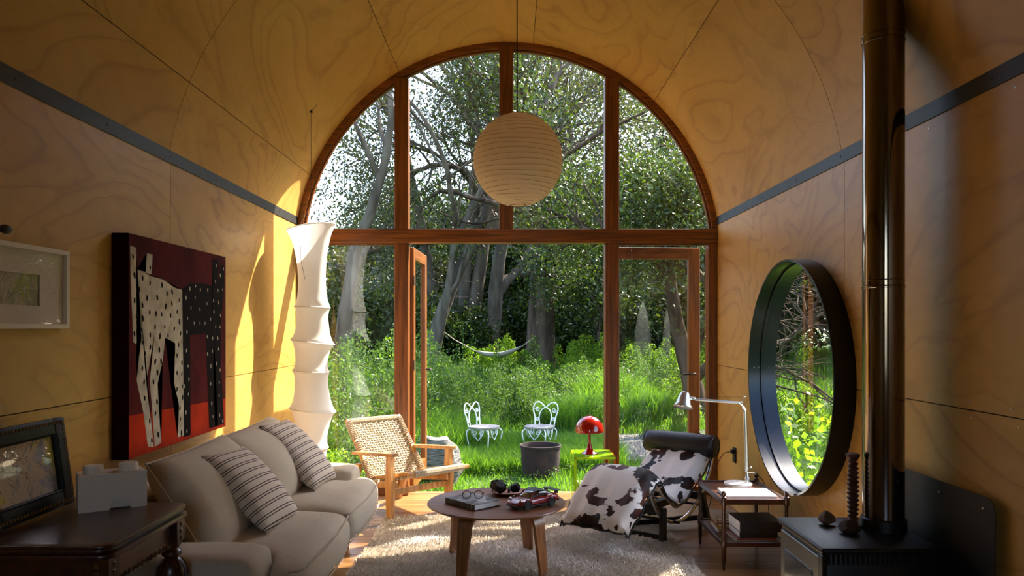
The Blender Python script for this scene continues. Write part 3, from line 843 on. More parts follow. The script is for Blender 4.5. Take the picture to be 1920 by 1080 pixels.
# local frame: x along the seat width, y backwards (-forward), z up
def L3(a, b, z): return Vector((a, -b, z))
HW = .265
def bar(name, pts, w, h, m=m_oak):
    bm = NB(); tube(bm, pts, h, 4, False, True, w / h)
    # square section turned by 45 degrees: use a box-like 4-gon
    return obj(name, bm, m, wc)
def plank(name, p, q_, w, t, m=m_oak, up=(0, 0, 1)):
    p, q_ = Vector(p), Vector(q_); d = q_ - p
    x = d.normalized(); u = Vector(up); u = (u - x * u.dot(x)).normalized(); v = x.cross(u)
    Mx = Matrix((x, v, u)).transposed().to_4x4(); Mx.translation = p
    return obj(name, bx(0, d.length, -w / 2, w / 2, -t / 2, t / 2, min(w, t) * .18, 2, Mx), m, wc, True)
for s in (-1, 1):
    # front leg: tapered, wider at the seat
    bm = NB(); loft(bm, [[L3(s * HW + dx, b, z) for dx, b in ((-.018, -wd), (.018, -wd), (.018, wd), (-.018, wd))] for z, wd in ((0, .022), (.12, .03), (.30, .042), (.40, .030), (.478, .026))])
    obj('leg', bm, m_oak, wc)
    bm = NB(); loft(bm, [[L3(s * (HW - .03) + dx, bb + db, z) for dx, db in ((-.015, -wd), (.015, -wd), (.015, wd), (-.015, wd))] for z, bb, wd in ((0, -.62, .02), (.25, -.50, .03), (.36, -.46, .024))])
    obj('leg', bm, m_oak, wc)
    plank('side_rail', L3(s * (HW - .036), .03, .27), L3(s * (HW - .036), -.52, .20), .022, .05)
    plank('seat_rail', L3(s * (HW - .05), .235, .375), L3(s * (HW - .05), -.36, .255), .026, .036)
    plank('back_upright', L3(s * (HW - .028), -.27, .245), L3(s * (HW - .028), -.635, .675), .030, .036)
    plank('arm', L3(s * HW, .065, .490), L3(s * (HW - .005), -.49, .44), .052, .024)
plank('front_stretcher', L3(-HW, .0, .215), L3(HW, .0, .215), .03, .045)
plank('front_seat_rail', L3(-HW - .005, .225, .37), L3(HW + .005, .225, .37), .03, .03)
plank('rear_seat_rail', L3(-HW + .03, -.35, .255), L3(HW - .03, -.35, .255), .026, .03)
plank('top_rail', L3(-HW + .03, -.625, .66), L3(HW - .03, -.625, .66), .028, .03)
plank('lower_back_rail', L3(-HW + .03, -.285, .262), L3(HW - .03, -.285, .262), .026, .03)
def weave(name, p0, p1, nw, nl, r, sag=0.0):
    """paper-cord weave between two rails p0 and p1 (b,z pairs): warp cords plus a weft that goes over and under"""
    bm = NB(); a0, a1 = -HW + .052, HW - .052
    P0, P1 = Vector((0, -p0[0], p0[1])), Vector((0, -p1[0], p1[1])); ax = (P1 - P0); nrm = Vector((1, 0, 0)).cross(ax.normalized())
    if nrm.z < 0: nrm = -nrm
    for i in range(nw):
        a = a0 + (a1 - a0) * i / (nw - 1); pts = []
        for k in range(nl * 2 + 1):
            t = k / (nl * 2); pts.append(P0 + ax * t + Vector((a, 0, 0)) + nrm * (r * 1.0 * math.cos(PI * (t * nl + i)) - sag * 4 * t * (1 - t)))
        tube(bm, pts, r * 1.05, 5, False, False, 1.0)
    for j in range(nl):
        t = (j + .5) / nl; c = P0 + ax * t - nrm * (sag * 4 * t * (1 - t)); pts = []
        for i in range(nw * 2 + 1):
            a = a0 - .02 + (a1 - a0 + .04) * i / (nw * 2)
            pts.append(c + Vector((a, 0, 0)) + nrm * (r * 1.1 * math.cos(PI * (i / 2 + j + 1))))
        tube(bm, pts, r * 1.25, 5, False, False)
    o = obj(name, bm, m_rope, wc, True, sharp=None); return o
weave('woven_back', (-.30, .272), (-.62, .655), 18, 24, .0056)
weave('woven_seat', (.225, .372), (-.345, .262), 18, 28, .0056, .022)
bm = NB()                                                   # cord wrapped round the rails
for k in range(46):
    a = -HW + .05 + (2 * HW - .1) * k / 45
    for b, z, rr in ((.225, .37, .022), (-.625, .66, .021)):
        ring = [L3(a, b + rr * math.cos(t), z + rr * math.sin(t)) for t in [2 * PI * j / 8 for j in range(8)]]
        tube(bm, ring, .0052, 5, True)
obj('cord_wrapping', bm, m_rope, wc, True)['kind'] = 'stuff'
bm = NB()
for s in (-1, 1):
    for t0, t1 in ((.05, .33), (.50, .62), (.68, .95)):
        for k in range(int((t1 - t0) * 44)):
            t = t0 + (t1 - t0) * k / max(1, int((t1 - t0) * 44) - 1)
            c = L3(s * (HW - .030), -.27 - .365 * t, .245 + .43 * t)
            dirv = Vector((0, .365, .43)).normalized(); n_ = Vector((1, 0, 0)).cross(dirv)
            tube(bm, [c + Vector((1, 0, 0)) * .024 * math.cos(a) + n_ * .026 * math.sin(a) for a in [2 * PI * j / 8 for j in range(8)]], .0048, 4, True)
obj('side_cord_wrapping', bm, m_rope, wc, True)['kind'] = 'stuff'
# ================================================================== middle of the room
# ---- shaggy rug
rug = thing('shag_rug', 'cream long-pile shag rug under the round coffee table', 'rug', (.08, 3.95, 0))
RX0, RX1, RY0, RY1 = -.90, 1.07, 2.3, 5.52
bm = NB(); prism(bm, rrect(RX0, RX1, RY0, RY1, .04), .0, .016, None, .004)
m_rug = mat('cream_wool', 'd8d0c4', rough=.95, var=.2, scale=40, spec=.1)
obj('rug_backing', bm, m_rug, rug, False, True)
def tufts(n, x0, x1, y0, y1, seed):
    r = np.random.default_rng(seed)
    x = r.uniform(x0, x1, n); y = r.uniform(y0, y1, n)
    th = np.sin(x * 9 + np.sin(y * 7) * 2) * 1.2 + np.cos(y * 8 + x * 3) * 1.3 + r.normal(0, .7, n)
    ln = r.uniform(.022, .042, n); lean = r.uniform(.35, 1.0, n) * ln
    wd = r.uniform(.0022, .0045, n)
    dx, dy = np.cos(th), np.sin(th)
    z0 = .012; h = np.sqrt(np.maximum(ln ** 2 - lean ** 2, (.4 * ln) ** 2))
    base = np.stack([x, y, np.full(n, z0)], 1)
    px = np.stack([-dy, dx, np.zeros(n)], 1) * wd[:, None]
    mid = base + np.stack([dx * lean * .4, dy * lean * .4, h * .75], 1); tip = base + np.stack([dx * lean, dy * lean, h], 1)
    V = np.stack([base - px, base + px, mid + px * .9, mid - px * .9, tip], 1).reshape(-1, 3)
    i = np.arange(n)[:, None] * 5
    F = np.concatenate([i + np.array([[0, 1, 2]]), i + np.array([[0, 2, 3]]), i + np.array([[3, 2, 4]])])
    return np_mesh('rug_pile', V, F)
o = obj('rug_pile', tufts(125000, RX0 + .005, RX1 - .005, 3.6, RY1 - .004, 5), None, rug, False, True); o['kind'] = 'stuff'
def islandmat(name, c1, c2, rough=.9):
    m, N, L, B = nm(name); g = N.new('ShaderNodeNewGeometry'); cr = N.new('ShaderNodeValToRGB')
    cr.color_ramp.elements[0].color = (*c1, 1); cr.color_ramp.elements[1].color = (*c2, 1)
    L.new(g.outputs['Random Per Island'], cr.inputs[0]); L.new(cr.outputs[0], B.inputs['Base Color']); B.inputs['Roughness'].default_value = rough
    B.inputs['Specular IOR Level'].default_value = .15
    return m
o.data.materials.append(islandmat('wool_strands', hexc('c9beae'), hexc('f0e9de')))
o = obj('rug_pile_front', tufts(30000, RX0 + .005, RX1 - .005, RY0 + .005, 3.6, 6), None, rug, False, True); o['kind'] = 'stuff'
o.data.materials.append(bpy.data.materials['wool_strands'])

# ---- paper lantern
pl = thing('paper_lantern', 'round ribbed paper lantern hanging on a black cord before the arched window', 'pendant lamp', (.052, 5.0, 2.49))
PR = .294
bm = NB(); prof = []; nb = 25
for k in range(nb * 4 + 1):
    a = PI * (.06 + .88 * k / (nb * 4)) - PI / 2
    rr = PR * (1 - .010 * (1 - abs(math.cos(PI * (k % 4) / 4)) ** 2))
    prof.append((rr * math.cos(a), rr * math.sin(a) * 1.03))
lathe(bm, prof, 56, Matrix.Translation((.052, 5.0, 2.49)), False)
obj('paper_shade', bm, m_paper, pl, True, True, sharp=None)
bm = NB()
for k in range(nb + 1):
    r_, z_ = prof[k * 4]
    tube(bm, [(.052 + (r_ + .0006) * math.cos(a), 5.0 + (r_ + .0006) * math.sin(a), 2.49 + z_ + .004 * math.sin(3 * a + k)) for a in [2 * PI * j / 48 for j in range(48)]], .0011, 4, True)
obj('bamboo_ribs', bm, m_paperrib, pl, False, True)
bm = NB()
for s in (prof[0], prof[-1]):
    tube(bm, [(.052 + s[0] * math.cos(a), 5.0 + s[0] * math.sin(a), 2.49 + s[1]) for a in [2 * PI * j / 32 for j in range(32)]], .002, 5, True)
obj('wire_hoops', bm, m_steel, pl, False, True)['kind'] = 'stuff'
bm = NB(); tube(bm, [(.052 - .06, 5.0, 2.49 + PR * .98), (.052 + .06, 5.0, 2.49 + PR * .98)], .0018, 5); obj('spreader_wire', bm, m_steel, pl, False, True)
bm = NB(); tube(bm, [(.048, 5.0, 2.60), (.046, 5.0, 3.755)], .0042, 6); obj('cord', bm, m_black, pl, False, True)
bm = NB(); lathe(bm, [(.016, 2.57), (.02, 2.60), (.02, 2.66), (.006, 2.67)], 14, Matrix.Translation((.048, 5.0, 0))); obj('bulb_holder', bm, m_black, pl, True, True)
bm = NB(); lathe(bm, [(.045, 3.735), (.05, 3.75), (.05, 3.772)], 20, Matrix.Translation((.046, 5.0, 0))); obj('ceiling_rose', bm, m_black, pl, True, True)

# ---- round coffee table
TX, TY, TZ = -.078, 4.41, .385
cf = thing('coffee_table', 'round walnut coffee table on four bent plywood legs on the rug', 'table', (TX, TY, .016))
bm = NB(); lathe(bm, [(0, TZ - .019), (.36, TZ - .019), (.392, TZ - .012), (.400, TZ - .004), (.397, TZ), (.385, TZ - .0015), (0, TZ - .0035)], 72, Matrix.Translation((TX, TY, 0)))
obj('table_top', bm, m_walnut, cf, True, True, sharp=.6)
for ang in (142, 55, -38, -124):
    a = math.radians(ang); u = Vector((math.cos(a), math.sin(a), 0)); v = Vector((-u.y, u.x, 0)); c = Vector((TX, TY, 0))
    prof = [(.10, .357), (.20, .357), (.25, .354), (.283, .338), (.300, .305), (.306, .26), (.318, .16), (.335, .022)]
    wds = [.050, .050, .049, .047, .045, .043, .037, .029]
    P = catmull([c + u * r_ + Vector((0, 0, z_)) for r_, z_ in prof], 3)
    T, U = frames(P); rings = []
    for i, p in enumerate(P):
        f = i / (len(P) - 1) * (len(wds) - 1); k = min(int(f), len(wds) - 2); wv = wds[k] + (wds[k + 1] - wds[k]) * (f - k)
        nrm = T[i].cross(v).normalized() * .0085
        rings.append([p + v * wv + nrm, p - v * wv + nrm, p - v * wv - nrm, p + v * wv - nrm])
    bm = NB(); loft(bm, rings); obj('leg', bm, m_leg, cf, True, True, sharp=.5)
bm = NB(); box(bm, TX - .11, TX + .11, TY - .11, TY + .11, TZ - .036, TZ - .020, .003); obj('leg_block', bm, m_leg, cf, False, True)

# ---- big book with spectacles
def book(name, label, o, ux, uy, w_, h_, t, cov, pages, group=None, overhang=.004, top=None):
    """lying book: spine along ux at uy=0; o is the bottom corner"""
    M = axes(o, ux, uy)
    b = thing(name, label, 'book', o, 0, group)
    obj('page_block', bx(.003, w_ - .003, .004, h_ - .004, .003, t - .003, 0, 1, M), pages, b, False, True)
    obj('front_cover', bx(0, w_, 0, h_, t - .003, t, .0008, 1, M), top or cov, b, False, True)
    obj('back_cover', bx(0, w_, 0, h_, 0, .003, .0008, 1, M), cov, b, False, True)
    obj('spine', bx(0, w_, -.0025, .003, .0, t, .001, 1, M), cov, b, False, True)
    return b
m_photo = sketchmat('grey_photo_cover', hexc('77777a'), [(hexc('2a2a2c'), 5, .55, .12), (hexc('a6a6a6'), 7, .6, .06)])
def spine_print(name, base, marks, sc):
    m, N, L, B = nm(name); tc = N.new('ShaderNodeTexCoord'); wv = N.new('ShaderNodeTexNoise'); mp = N.new('ShaderNodeMapping'); mp.inputs['Scale'].default_value = (60, 60, 3)
    L.new(tc.outputs['Object'], mp.inputs[0]); L.new(mp.outputs[0], wv.inputs['Vector']); wv.inputs['Scale'].default_value = sc
    cr = N.new('ShaderNodeValToRGB'); cr.color_ramp.elements[0].position = .58; cr.color_ramp.elements[0].color = (*base, 1); cr.color_ramp.elements[1].position = .66; cr.color_ramp.elements[1].color = (*marks, 1)
    L.new(wv.outputs[0], cr.inputs[0]); L.new(cr.outputs[0], B.inputs['Base Color']); B.inputs['Roughness'].default_value = .4
    return m
m_bookdark = spine_print('dark_printed_spine', hexc('171212'), hexc('6b5a50'), 1.0)
bo = Vector((-.372, 4.385, TZ - .001))
book('photo_book', 'thick photo book with grey cover under the spectacles', bo, (.175, -.19, 0), (.146, .13, 0), .262, .195, .032, m_bookdark, m_pagewhite, top=m_photo)
gl = thing('eyeglasses', 'black round-rimmed eyeglasses lying open on the photo book', 'eyeglasses', (-.215, 4.38, TZ + .032))
Mg = axes((-.212, 4.335, TZ + .034), (.98, .06, 0), (-.06, .35, .94)); Mg2 = Mg.to_3x3()
m_bframe = mat('black_acetate', '0b0b0c', rough=.25)
bm = NB()
for s in (-1, 1): tube(bm, [Mg @ Vector((s * .034 + .023 * math.cos(a), .023 + .022 * math.sin(a), 0)) for a in [2 * PI * j / 24 for j in range(24)]], .0021, 6, True)
tube(bm, [Mg @ Vector(p) for p in ((-.012, .029, 0), (-.005, .033, 0), (.005, .033, 0), (.012, .029, 0))], .0019, 6)
obj('rims', bm, m_bframe, gl, True, True)
for s in (-1, 1):
    h = Mg @ Vector((s * .057, .03, 0)); bm = NB()
    tube(bm, [h, h + Vector((s * .004, .06, -.006)), h + Vector((s * .002, .105, -.022)), h + Vector((-s * .002, .125, -.036))], .0018, 6); obj('temple', bm, m_bframe, gl, True, True)
    bm = NB(); bm.faces.new([bm.verts.new(Mg @ Vector((s * .034 + .022 * math.cos(a), .023 + .021 * math.sin(a), 0))) for a in [2 * PI * j / 20 for j in range(20)]]); obj('lens', bm, m_picglass, gl, False, True)

# ---- charred wood in a copper dish
m_copper = mat('copper_dish', '8a4a28', rough=.3, metal=.8, var=.3, scale=12)
m_char = mat('charred_wood', '1d1a19', rough=.8, col2='0a0909', scale=18, bump=.8, bscale=40)
dx_, dy_ = -.02, 4.62
dish = thing('copper_dish', 'shallow copper dish holding charred wood at the back of the coffee table', 'dish', (dx_, dy_, TZ))
bm = NB(); lathe(bm, [(0, TZ - .002), (.05, TZ - .002), (.085, TZ + .008), (.096, TZ + .018), (.093, TZ + .019), (.08, TZ + .011), (.05, TZ + .003), (0, TZ + .003)], 36, Matrix.Translation((dx_, dy_, 0))); obj('bowl', bm, m_copper, dish, True, True)
bm = NB(); lathe(bm, [(.045, TZ - .0035), (.047, TZ - .001), (.043, TZ - .001)], 24, Matrix.Translation((dx_, dy_, 0))); obj('foot_ring', bm, m_copper, dish, True, True)
def rock(name, label, cat, c, sz, seed, m, rough=.25, group=None, sub=3):
    q = random.Random(seed); bm = NB(); bmesh.ops.create_icosphere(bm, subdivisions=sub, radius=1)
    pl_ = [(Vector((q.uniform(-1, 1), q.uniform(-1, 1), q.uniform(-1, 1))).normalized(), q.uniform(.55, .85)) for _ in range(12)]
    for v in bm.verts:
        p = v.co.copy()
        for n_, d_ in pl_:
            k = p.dot(n_)
            if k > d_: p -= n_ * (k - d_) * .92
        p *= 1 + rough * .12 * math.sin(p.x * 7 + seed) * math.sin(p.y * 8 + 2 * seed) * math.sin(p.z * 6)
        v.co = Vector((p.x * sz[0], p.y * sz[1], p.z * sz[2]))
    zm = min(v.co.z for v in bm.verts)
    for v in bm.verts: v.co.z -= zm
    o = obj(name, bm, m, None, True, sharp=.5); o.location = c; o.rotation_euler = (0, 0, q.uniform(0, 6))
    return tag(o, label, cat, group)
rock('charred_wood_chunk', 'largest black charred wood chunk in the copper dish', 'charcoal', (-.075, 4.62, TZ + .004), (.062, .05, .05), 11, m_char, 1.5)
rock('charred_wood_chunk', 'smaller round charred wood chunk in the copper dish', 'charcoal', (.028, 4.63, TZ + .006), (.045, .035, .032), 12, m_char, 1.5)
rock('charred_wood_chunk', 'thin charred splinter in the copper dish', 'charcoal', (-.005, 4.575, TZ + .012), (.03, .012, .022), 13, m_char, 1.5)

# ---- model car
m_carred = mat('car_red', '8c1517', rough=.2, var=.1, coat=.8)
m_cardark = mat('car_black_trim', '0c0c0d', rough=.4)
m_carglass = mat('car_window', '20262b', rough=.05, spec=.9, coat=.5)
ca = thing('model_car', 'red model sports car with a black rear wing on the coffee table', 'model car', (.128, 4.315, TZ - .001), math.atan2(-.62, -.78))
def section(x, hw, z0, z1, n=16, e=3.2):
    P = []
    for k in range(n):
        a = 2 * PI * k / n; ca_, sa_ = math.cos(a), math.sin(a)
        P.append(Vector((x, hw * math.copysign(abs(ca_) ** (2 / e), ca_), (z0 + z1) / 2 + (z1 - z0) / 2 * math.copysign(abs(sa_) ** (2 / e), sa_))))
    return P
st = [(-.150, .045, .030, .048), (-.146, .056, .022, .058), (-.125, .064, .017, .066), (-.09, .069, .014, .068), (-.05, .064, .013, .063), (.0, .062, .013, .060), (.05, .063, .013, .058), (.085, .066, .014, .055), (.115, .063, .016, .050), (.138, .055, .020, .044), (.147, .042, .026, .038)]
bm = NB(); loft(bm, [section(*s) for s in st]); obj('body', bm, m_carred, ca, True, sharp=.9)
cab = [(-.118, .040, .058, .066), (-.09, .048, .055, .078), (-.055, .050, .055, .091), (-.01, .050, .055, .095), (.025, .049, .055, .089), (.058, .050, .052, .062)]
bm = NB(); loft(bm, [section(*s, 14, 3.6) for s in cab]); obj('cabin_glass', bm, m_carglass, ca, True, sharp=.9)
bm = NB(); loft(bm, [[Vector((x, -hw, z)), Vector((x, hw, z)), Vector((x, hw * .96, z + .003)), Vector((x, -hw * .96, z + .003))] for x, hw, z in ((-.10, .036, .074), (-.055, .043, .090), (-.01, .044, .0938), (.018, .042, .0895))]); obj('roof', bm, m_cardark, ca, True)
bm = NB()
for s in (-1, 1):
    for a, b in (((-.005, .0505, .058), (-.007, .0465, .092)), ((.057, .0485, .058), (.022, .0445, .090)), ((-.06, .051, .06), (-.07, .047, .087))):
        tube(bm, [Vector((a[0], s * a[1], a[2])), Vector((b[0], s * b[1], b[2]))], .0026, 5)
obj('window_pillars', bm, m_carred, ca)['kind'] = 'stuff'
wp = NB(); lathe(wp, [(.010, -.011), (.0235, -.011), (.0255, -.007), (.0255, .007), (.0235, .011), (.010, .011)], 24); wme = bpy.data.meshes.new('tyre'); wp.to_mesh(wme); wp.free(); wme.materials.append(m_cardark)
rp = NB(); lathe(rp, [(0, .0115), (.006, .0125), (.007, .0095), (.014, .0095), (.0165, .0125), (.0175, .0115)], 20, None, False); rme = bpy.data.meshes.new('rim'); rp.to_mesh(rme); rp.free(); rme.materials.append(m_steel)
for x in (-.088, .090):
    for s in (-1, 1):
        w_ = bpy.data.objects.new('wheel', wme); C.objects.link(w_); w_.parent = ca; w_.location = (x, s * .058, .0255); w_.rotation_euler = (-s * PI / 2, 0, 0)
        r_ = bpy.data.objects.new('rim', rme); C.objects.link(r_); r_.parent = w_
        bm = NB(); tube(bm, [(x + .031 * math.cos(t), s * .0665, .0255 + .031 * math.sin(t)) for t in [PI * j / 10 for j in range(11)]], .0038, 5); obj('wheel_arch', bm, m_carred, ca, True)
bm = NB(); box(bm, -.166, -.125, -.058, .058, .0765, .0805, .0015); box(bm, -.150, -.128, -.05, -.04, .06, .078); box(bm, -.150, -.128, .04, .05, .06, .078); obj('rear_wing', bm, m_cardark, ca)
for a in ((.136, .152, -.05, .05, .014, .026), (-.155, -.140, -.055, .055, .02, .034)): obj('bumper', bx(*a, .003), m_cardark, ca)
for s in (-1, 1):
    bm = NB(); bmesh.ops.create_uvsphere(bm, u_segments=12, v_segments=8, radius=.0095, matrix=Matrix.Translation((.124, s * .045, .050))); obj('headlight', bm, m_chrome, ca, True)
bm = NB(); box(bm, -.075, .07, -.0655, .0655, .0135, .021, .002); obj('side_skirt', bm, m_cardark, ca)

# ---- acrylic side table and mushroom lamp
def acrylic(name, tint, rough=.02):
    m, N, L, B = nm(name); N.remove(B)
    t = N.new('ShaderNodeBsdfTransparent'); t.inputs[0].default_value = (*tint, 1)
    d = N.new('ShaderNodeBsdfDiffuse'); d.inputs[0].default_value = (*[min(1, c * 1.0) for c in tint], 1)
    tl = N.new('ShaderNodeBsdfTranslucent'); tl.inputs[0].default_value = d.inputs[0].default_value
    g = N.new('ShaderNodeBsdfGlossy'); g.inputs['Roughness'].default_value = rough
    f = N.new('ShaderNodeFresnel'); f.inputs[0].default_value = 1.49
    a = N.new('ShaderNodeMixShader'); a.inputs[0].default_value = .5; L.new(d.outputs[0], a.inputs[1]); L.new(tl.outputs[0], a.inputs[2])
    b = N.new('ShaderNodeMixShader'); b.inputs[0].default_value = .5; L.new(t.outputs[0], b.inputs[1]); L.new(a.outputs[0], b.inputs[2])
    c = N.new('ShaderNodeMixShader'); L.new(f.outputs[0], c.inputs[0]); L.new(b.outputs[0], c.inputs[1]); L.new(g.outputs[0], c.inputs[2])
    L.new(c.outputs[0], N['Material Output'].inputs[0]); return m
m_neon = acrylic('neon_acrylic', (.62, .98, .04))
m_neonedge = mat('neon_acrylic_edge', (.85, 1.0, .03), rough=.25, var=.05, trans=.6)
m_neonor = mat('neon_acrylic_orange_edge', (1.0, .22, .02), rough=.25, var=.05, trans=.5)
nx0, nx1, ny0, ny1, nz = .466, .768, 5.52, 5.85, .455
nt = thing('acrylic_side_table', 'neon yellow-green acrylic side table under the red lamp', 'table', ((nx0 + nx1) / 2, (ny0 + ny1) / 2, 0))
t_ = .016
obj('table_top', bx(nx0 + .004, nx1 - .004, ny0 + .004, ny1 - .004, nz - t_, nz - .0005), m_neon, nt, False, True)
for x0 in (nx0, nx1 - t_):
    obj('side_panel', bx(x0 + .001, x0 + t_ - .001, ny0 + .004, ny1 - .004, .0, nz - t_), m_neon, nt, False, True)
bm = NB()
box(bm, nx0, nx1, ny0, ny0 + .006, nz - t_, nz); box(bm, nx0, nx0 + .006, ny0, ny1, nz - t_, nz); box(bm, nx0, nx0 + t_, ny0, ny0 + .004, 0, nz - t_)
box(bm, nx0, nx0 + t_, ny1 - .004, ny1, 0, nz - t_); box(bm, nx0, nx1, ny1 - .004, ny1, nz - t_, nz)
obj('polished_edge', bm, m_neonedge, nt, False, True)
bm = NB(); box(bm, nx1 - .004, nx1, ny0, ny1, nz - t_, nz); box(bm, nx1 - t_, nx1, ny0, ny0 + .004, 0, nz - t_); box(bm, nx1 - t_, nx1, ny1 - .004, ny1, 0, nz - t_)
obj('orange_edge', bm, m_neonor, nt, False, True)
m_redlac = mat('red_enamel', 'b01508', rough=.12, var=.06, coat=.9, col2='960f06')
lx, ly = .592, 5.68
rl = thing('mushroom_lamp', 'glossy red mushroom table lamp on the acrylic table', 'lamp', (lx, ly, nz))
bm = NB(); lathe(bm, [(.062, 0), (.062, .004), (.05, .009), (.032, .02), (.019, .045), (.011, .09), (.0095, .13), (.0095, .20)], 32, Matrix.Translation((lx, ly, nz))); obj('stem', bm, m_redlac, rl, True, True)
bm = NB(); outer = [(.108 * math.cos(PI / 2 * k / 14), .165 + .118 * math.sin(PI / 2 * k / 14)) for k in range(15)]
lathe(bm, [(.106, .158)] + outer + [(.0, .281)] , 40, Matrix.Translation((lx, ly, nz)), False)
o = obj('shade', bm, m_redlac, rl, True, True, sharp=None); sd = o.modifiers.new('thick', 'SOLIDIFY'); sd.thickness = .0025; sd.offset = -1
bm = NB(); lathe(bm, [(.008, .281), (.008, .288), (.0, .29)], 12, Matrix.Translation((lx, ly, nz))); obj('finial', bm, m_redlac, rl, True, True)
bm = NB(); bmesh.ops.create_uvsphere(bm, u_segments=16, v_segments=10, radius=.024, matrix=Matrix.Translation((lx, ly, nz + .215))); obj('bulb', bm, m_pagewhite, rl, True, True)
bm = NB(); tube(bm, catmull([(lx + .05, ly + .02, nz + .003), (lx + .1, ly + .05, nz + .003), (lx + .172, ly + .06, nz + .004), (lx + .19, ly + .07, nz - .1), (lx + .2, ly + .08, .1), (lx + .25, ly + .08, .004)], 5), .0025, 6); obj('cord', bm, m_black, rl, True, True)
# magazines leaning under it
for i, (c, dx, l) in enumerate((('d8c04a', .0, 'yellow magazine standing under the acrylic table'), ('cfcac0', .03, 'pale magazine standing under the acrylic table'))):
    b = thing('magazine', l, 'magazine', (.52 + dx, 5.70, 0))
    obj('cover', bx(.50 + dx, .506 + dx, 5.56, 5.76, 0.0, .24, .001), mat('magazine_cover_%d' % i, c, rough=.4, var=.3, scale=12), b, False, True)
    obj('pages', bx(.507 + dx, .514 + dx, 5.562, 5.758, .002, .238), m_pagewhite, b, False, True)

# ---- cowhide lounger
Hd, Ft = Vector((1.225, 5.54, 0)), Vector((.495, 4.62, 0)); ax = (Ft - Hd); AL = ax.length; ax.normalize(); pp = Vector((-ax.y, ax.x, 0))
if pp.x < 0: pp = -pp
ch = thing('cowhide_lounger', 'chaise longue in brown and white cowhide on a black steel base', 'chaise longue', (.80, 5.1, 0))
def cw(s, off, z): return Hd + ax * s + pp * off + Vector((0, 0, z))
prof = catmull([(-.10, .585, 0), (.0, .50, 0), (.18, .40, 0), (.36, .285, 0), (.48, .262, 0), (.60, .335, 0), (.74, .455, 0), (.82, .470, 0), (.93, .41, 0), (1.05, .315, 0), (1.16, .215, 0)], 4)
def cowhide(name):
    m, N, L, B = nm(name); tc = N.new('ShaderNodeTexCoord')
    mp = N.new('ShaderNodeMapping'); mp.inputs['Location'].default_value = (3.3, .4, 1.1); L.new(tc.outputs['Object'], mp.inputs[0])
    n1 = N.new('ShaderNodeTexNoise'); n1.inputs['Scale'].default_value = 6.8; n1.inputs['Detail'].default_value = 3.6; n1.inputs['Distortion'].default_value = .25; L.new(mp.outputs[0], n1.inputs['Vector'])
    n2 = N.new('ShaderNodeTexNoise'); n2.inputs['Scale'].default_value = 3.0; L.new(mp.outputs[0], n2.inputs['Vector'])
    n3 = N.new('ShaderNodeTexNoise'); n3.inputs['Scale'].default_value = 120; L.new(mp.outputs[0], n3.inputs['Vector'])
    r = N.new('ShaderNodeValToRGB'); e = r.color_ramp.elements; e[0].position = .525; e[0].color = (0, 0, 0, 1); e[1].position = .54; e[1].color = (1, 1, 1, 1); L.new(n1.outputs[0], r.inputs[0])
    r2 = N.new('ShaderNodeValToRGB'); e = r2.color_ramp.elements; e[0].position = .42; e[0].color = (*hexc('140a07'), 1); e[1].position = .62; e[1].color = (*hexc('4a2412'), 1); L.new(n2.outputs[0], r2.inputs[0])
    mx = N.new('ShaderNodeMixRGB'); mx.inputs[1].default_value = (*hexc('d6cec4'), 1); L.new(r.outputs[0], mx.inputs[0]); L.new(r2.outputs[0], mx.inputs[2])
    L.new(mx.outputs[0], B.inputs['Base Color']); B.inputs['Roughness'].default_value = .6; B.inputs['Specular IOR Level'].default_value = .2
    bp = N.new('ShaderNodeBump'); bp.inputs['Strength'].default_value = .2; bp.inputs['Distance'].default_value = .004; L.new(n3.outputs[0], bp.inputs['Height']); L.new(bp.outputs[0], B.inputs['Normal'])
    return m
m_cow = cowhide('cowhide')
bm = NB(); nU = 18; top = []; q = random.Random(4)
for i, p in enumerate(prof):
    s, z = p.x, p.y; row = []
    fray = 1 + .03 * math.sin(i * 1.1) + (.05 * math.sin((s - .7) * 6) if s > .6 else 0)
    for k in range(nU + 1):
        u = -1 + 2 * k / nU
        crown = .030 * (1 - u ** 4)
        drop = -.045 * max(0, abs(u) - .82) / .18
        sag = .03 * math.exp(-((s - .42) / .14) ** 2) * (u * u)
        row.append(cw(s + .012 * math.sin(k * 1.3), u * .235 * fray, z + crown + drop + sag))
    top.append(row)
# hide folded down at the foot end
for j in range(1, 4):
    top.append([cw(1.16 + .020 - .008 * j + .01 * math.sin(k * 1.3), (-1 + 2 * k / nU) * .22, .215 - .018 * j + .01) for k in range(nU + 1)])
loft(bm, top, False, False)
o = obj('cowhide_mattress', bm, m_cow, ch, True, True, sharp=None); sd = o.modifiers.new('thick', 'SOLIDIFY'); sd.thickness = .035; sd.offset = -1
rim = [r_[0] + Vector((0, 0, -.02)) for r_ in top] + top[-1][1:] + [r_[-1] + Vector((0, 0, -.02)) for r_ in top[::-1]]
bm = NB(); tube(bm, rim, .006, 6); obj('leather_edge', bm, m_black, o, True, True)
bm = NB(); Mr = axes(cw(-.03, 0, .548), pp, ax)
MR = Mr @ Matrix.Rotation(PI / 2, 4, 'Y')
lathe(bm, [(0, -.272), (.05, -.274), (.074, -.262), (.081, -.235), (.083, -.1), (.083, .1), (.081, .235), (.074, .262), (.05, .274), (0, .272)], 28, MR)
ro = obj('head_roll', bm, m_black, ch, True, True, sharp=None)
bm = NB()
for s in (-.268, .268): tube(bm, [Mr @ Vector((s, .072 * math.cos(a), .072 * math.sin(a))) for a in [2 * PI * j / 24 for j in range(24)]], .004, 5, True)
obj('piping', bm, m_black, ro, True, True)
for off in (-.14, .14):
    bm = NB(); tube(bm, [cw(-.04, off, .633), cw(-.115, off, .585), cw(-.135, off, .48), cw(-.10, off, .38)], .012, 4, False, True, .25); obj('roll_strap', bm, m_black, ro, False, True)
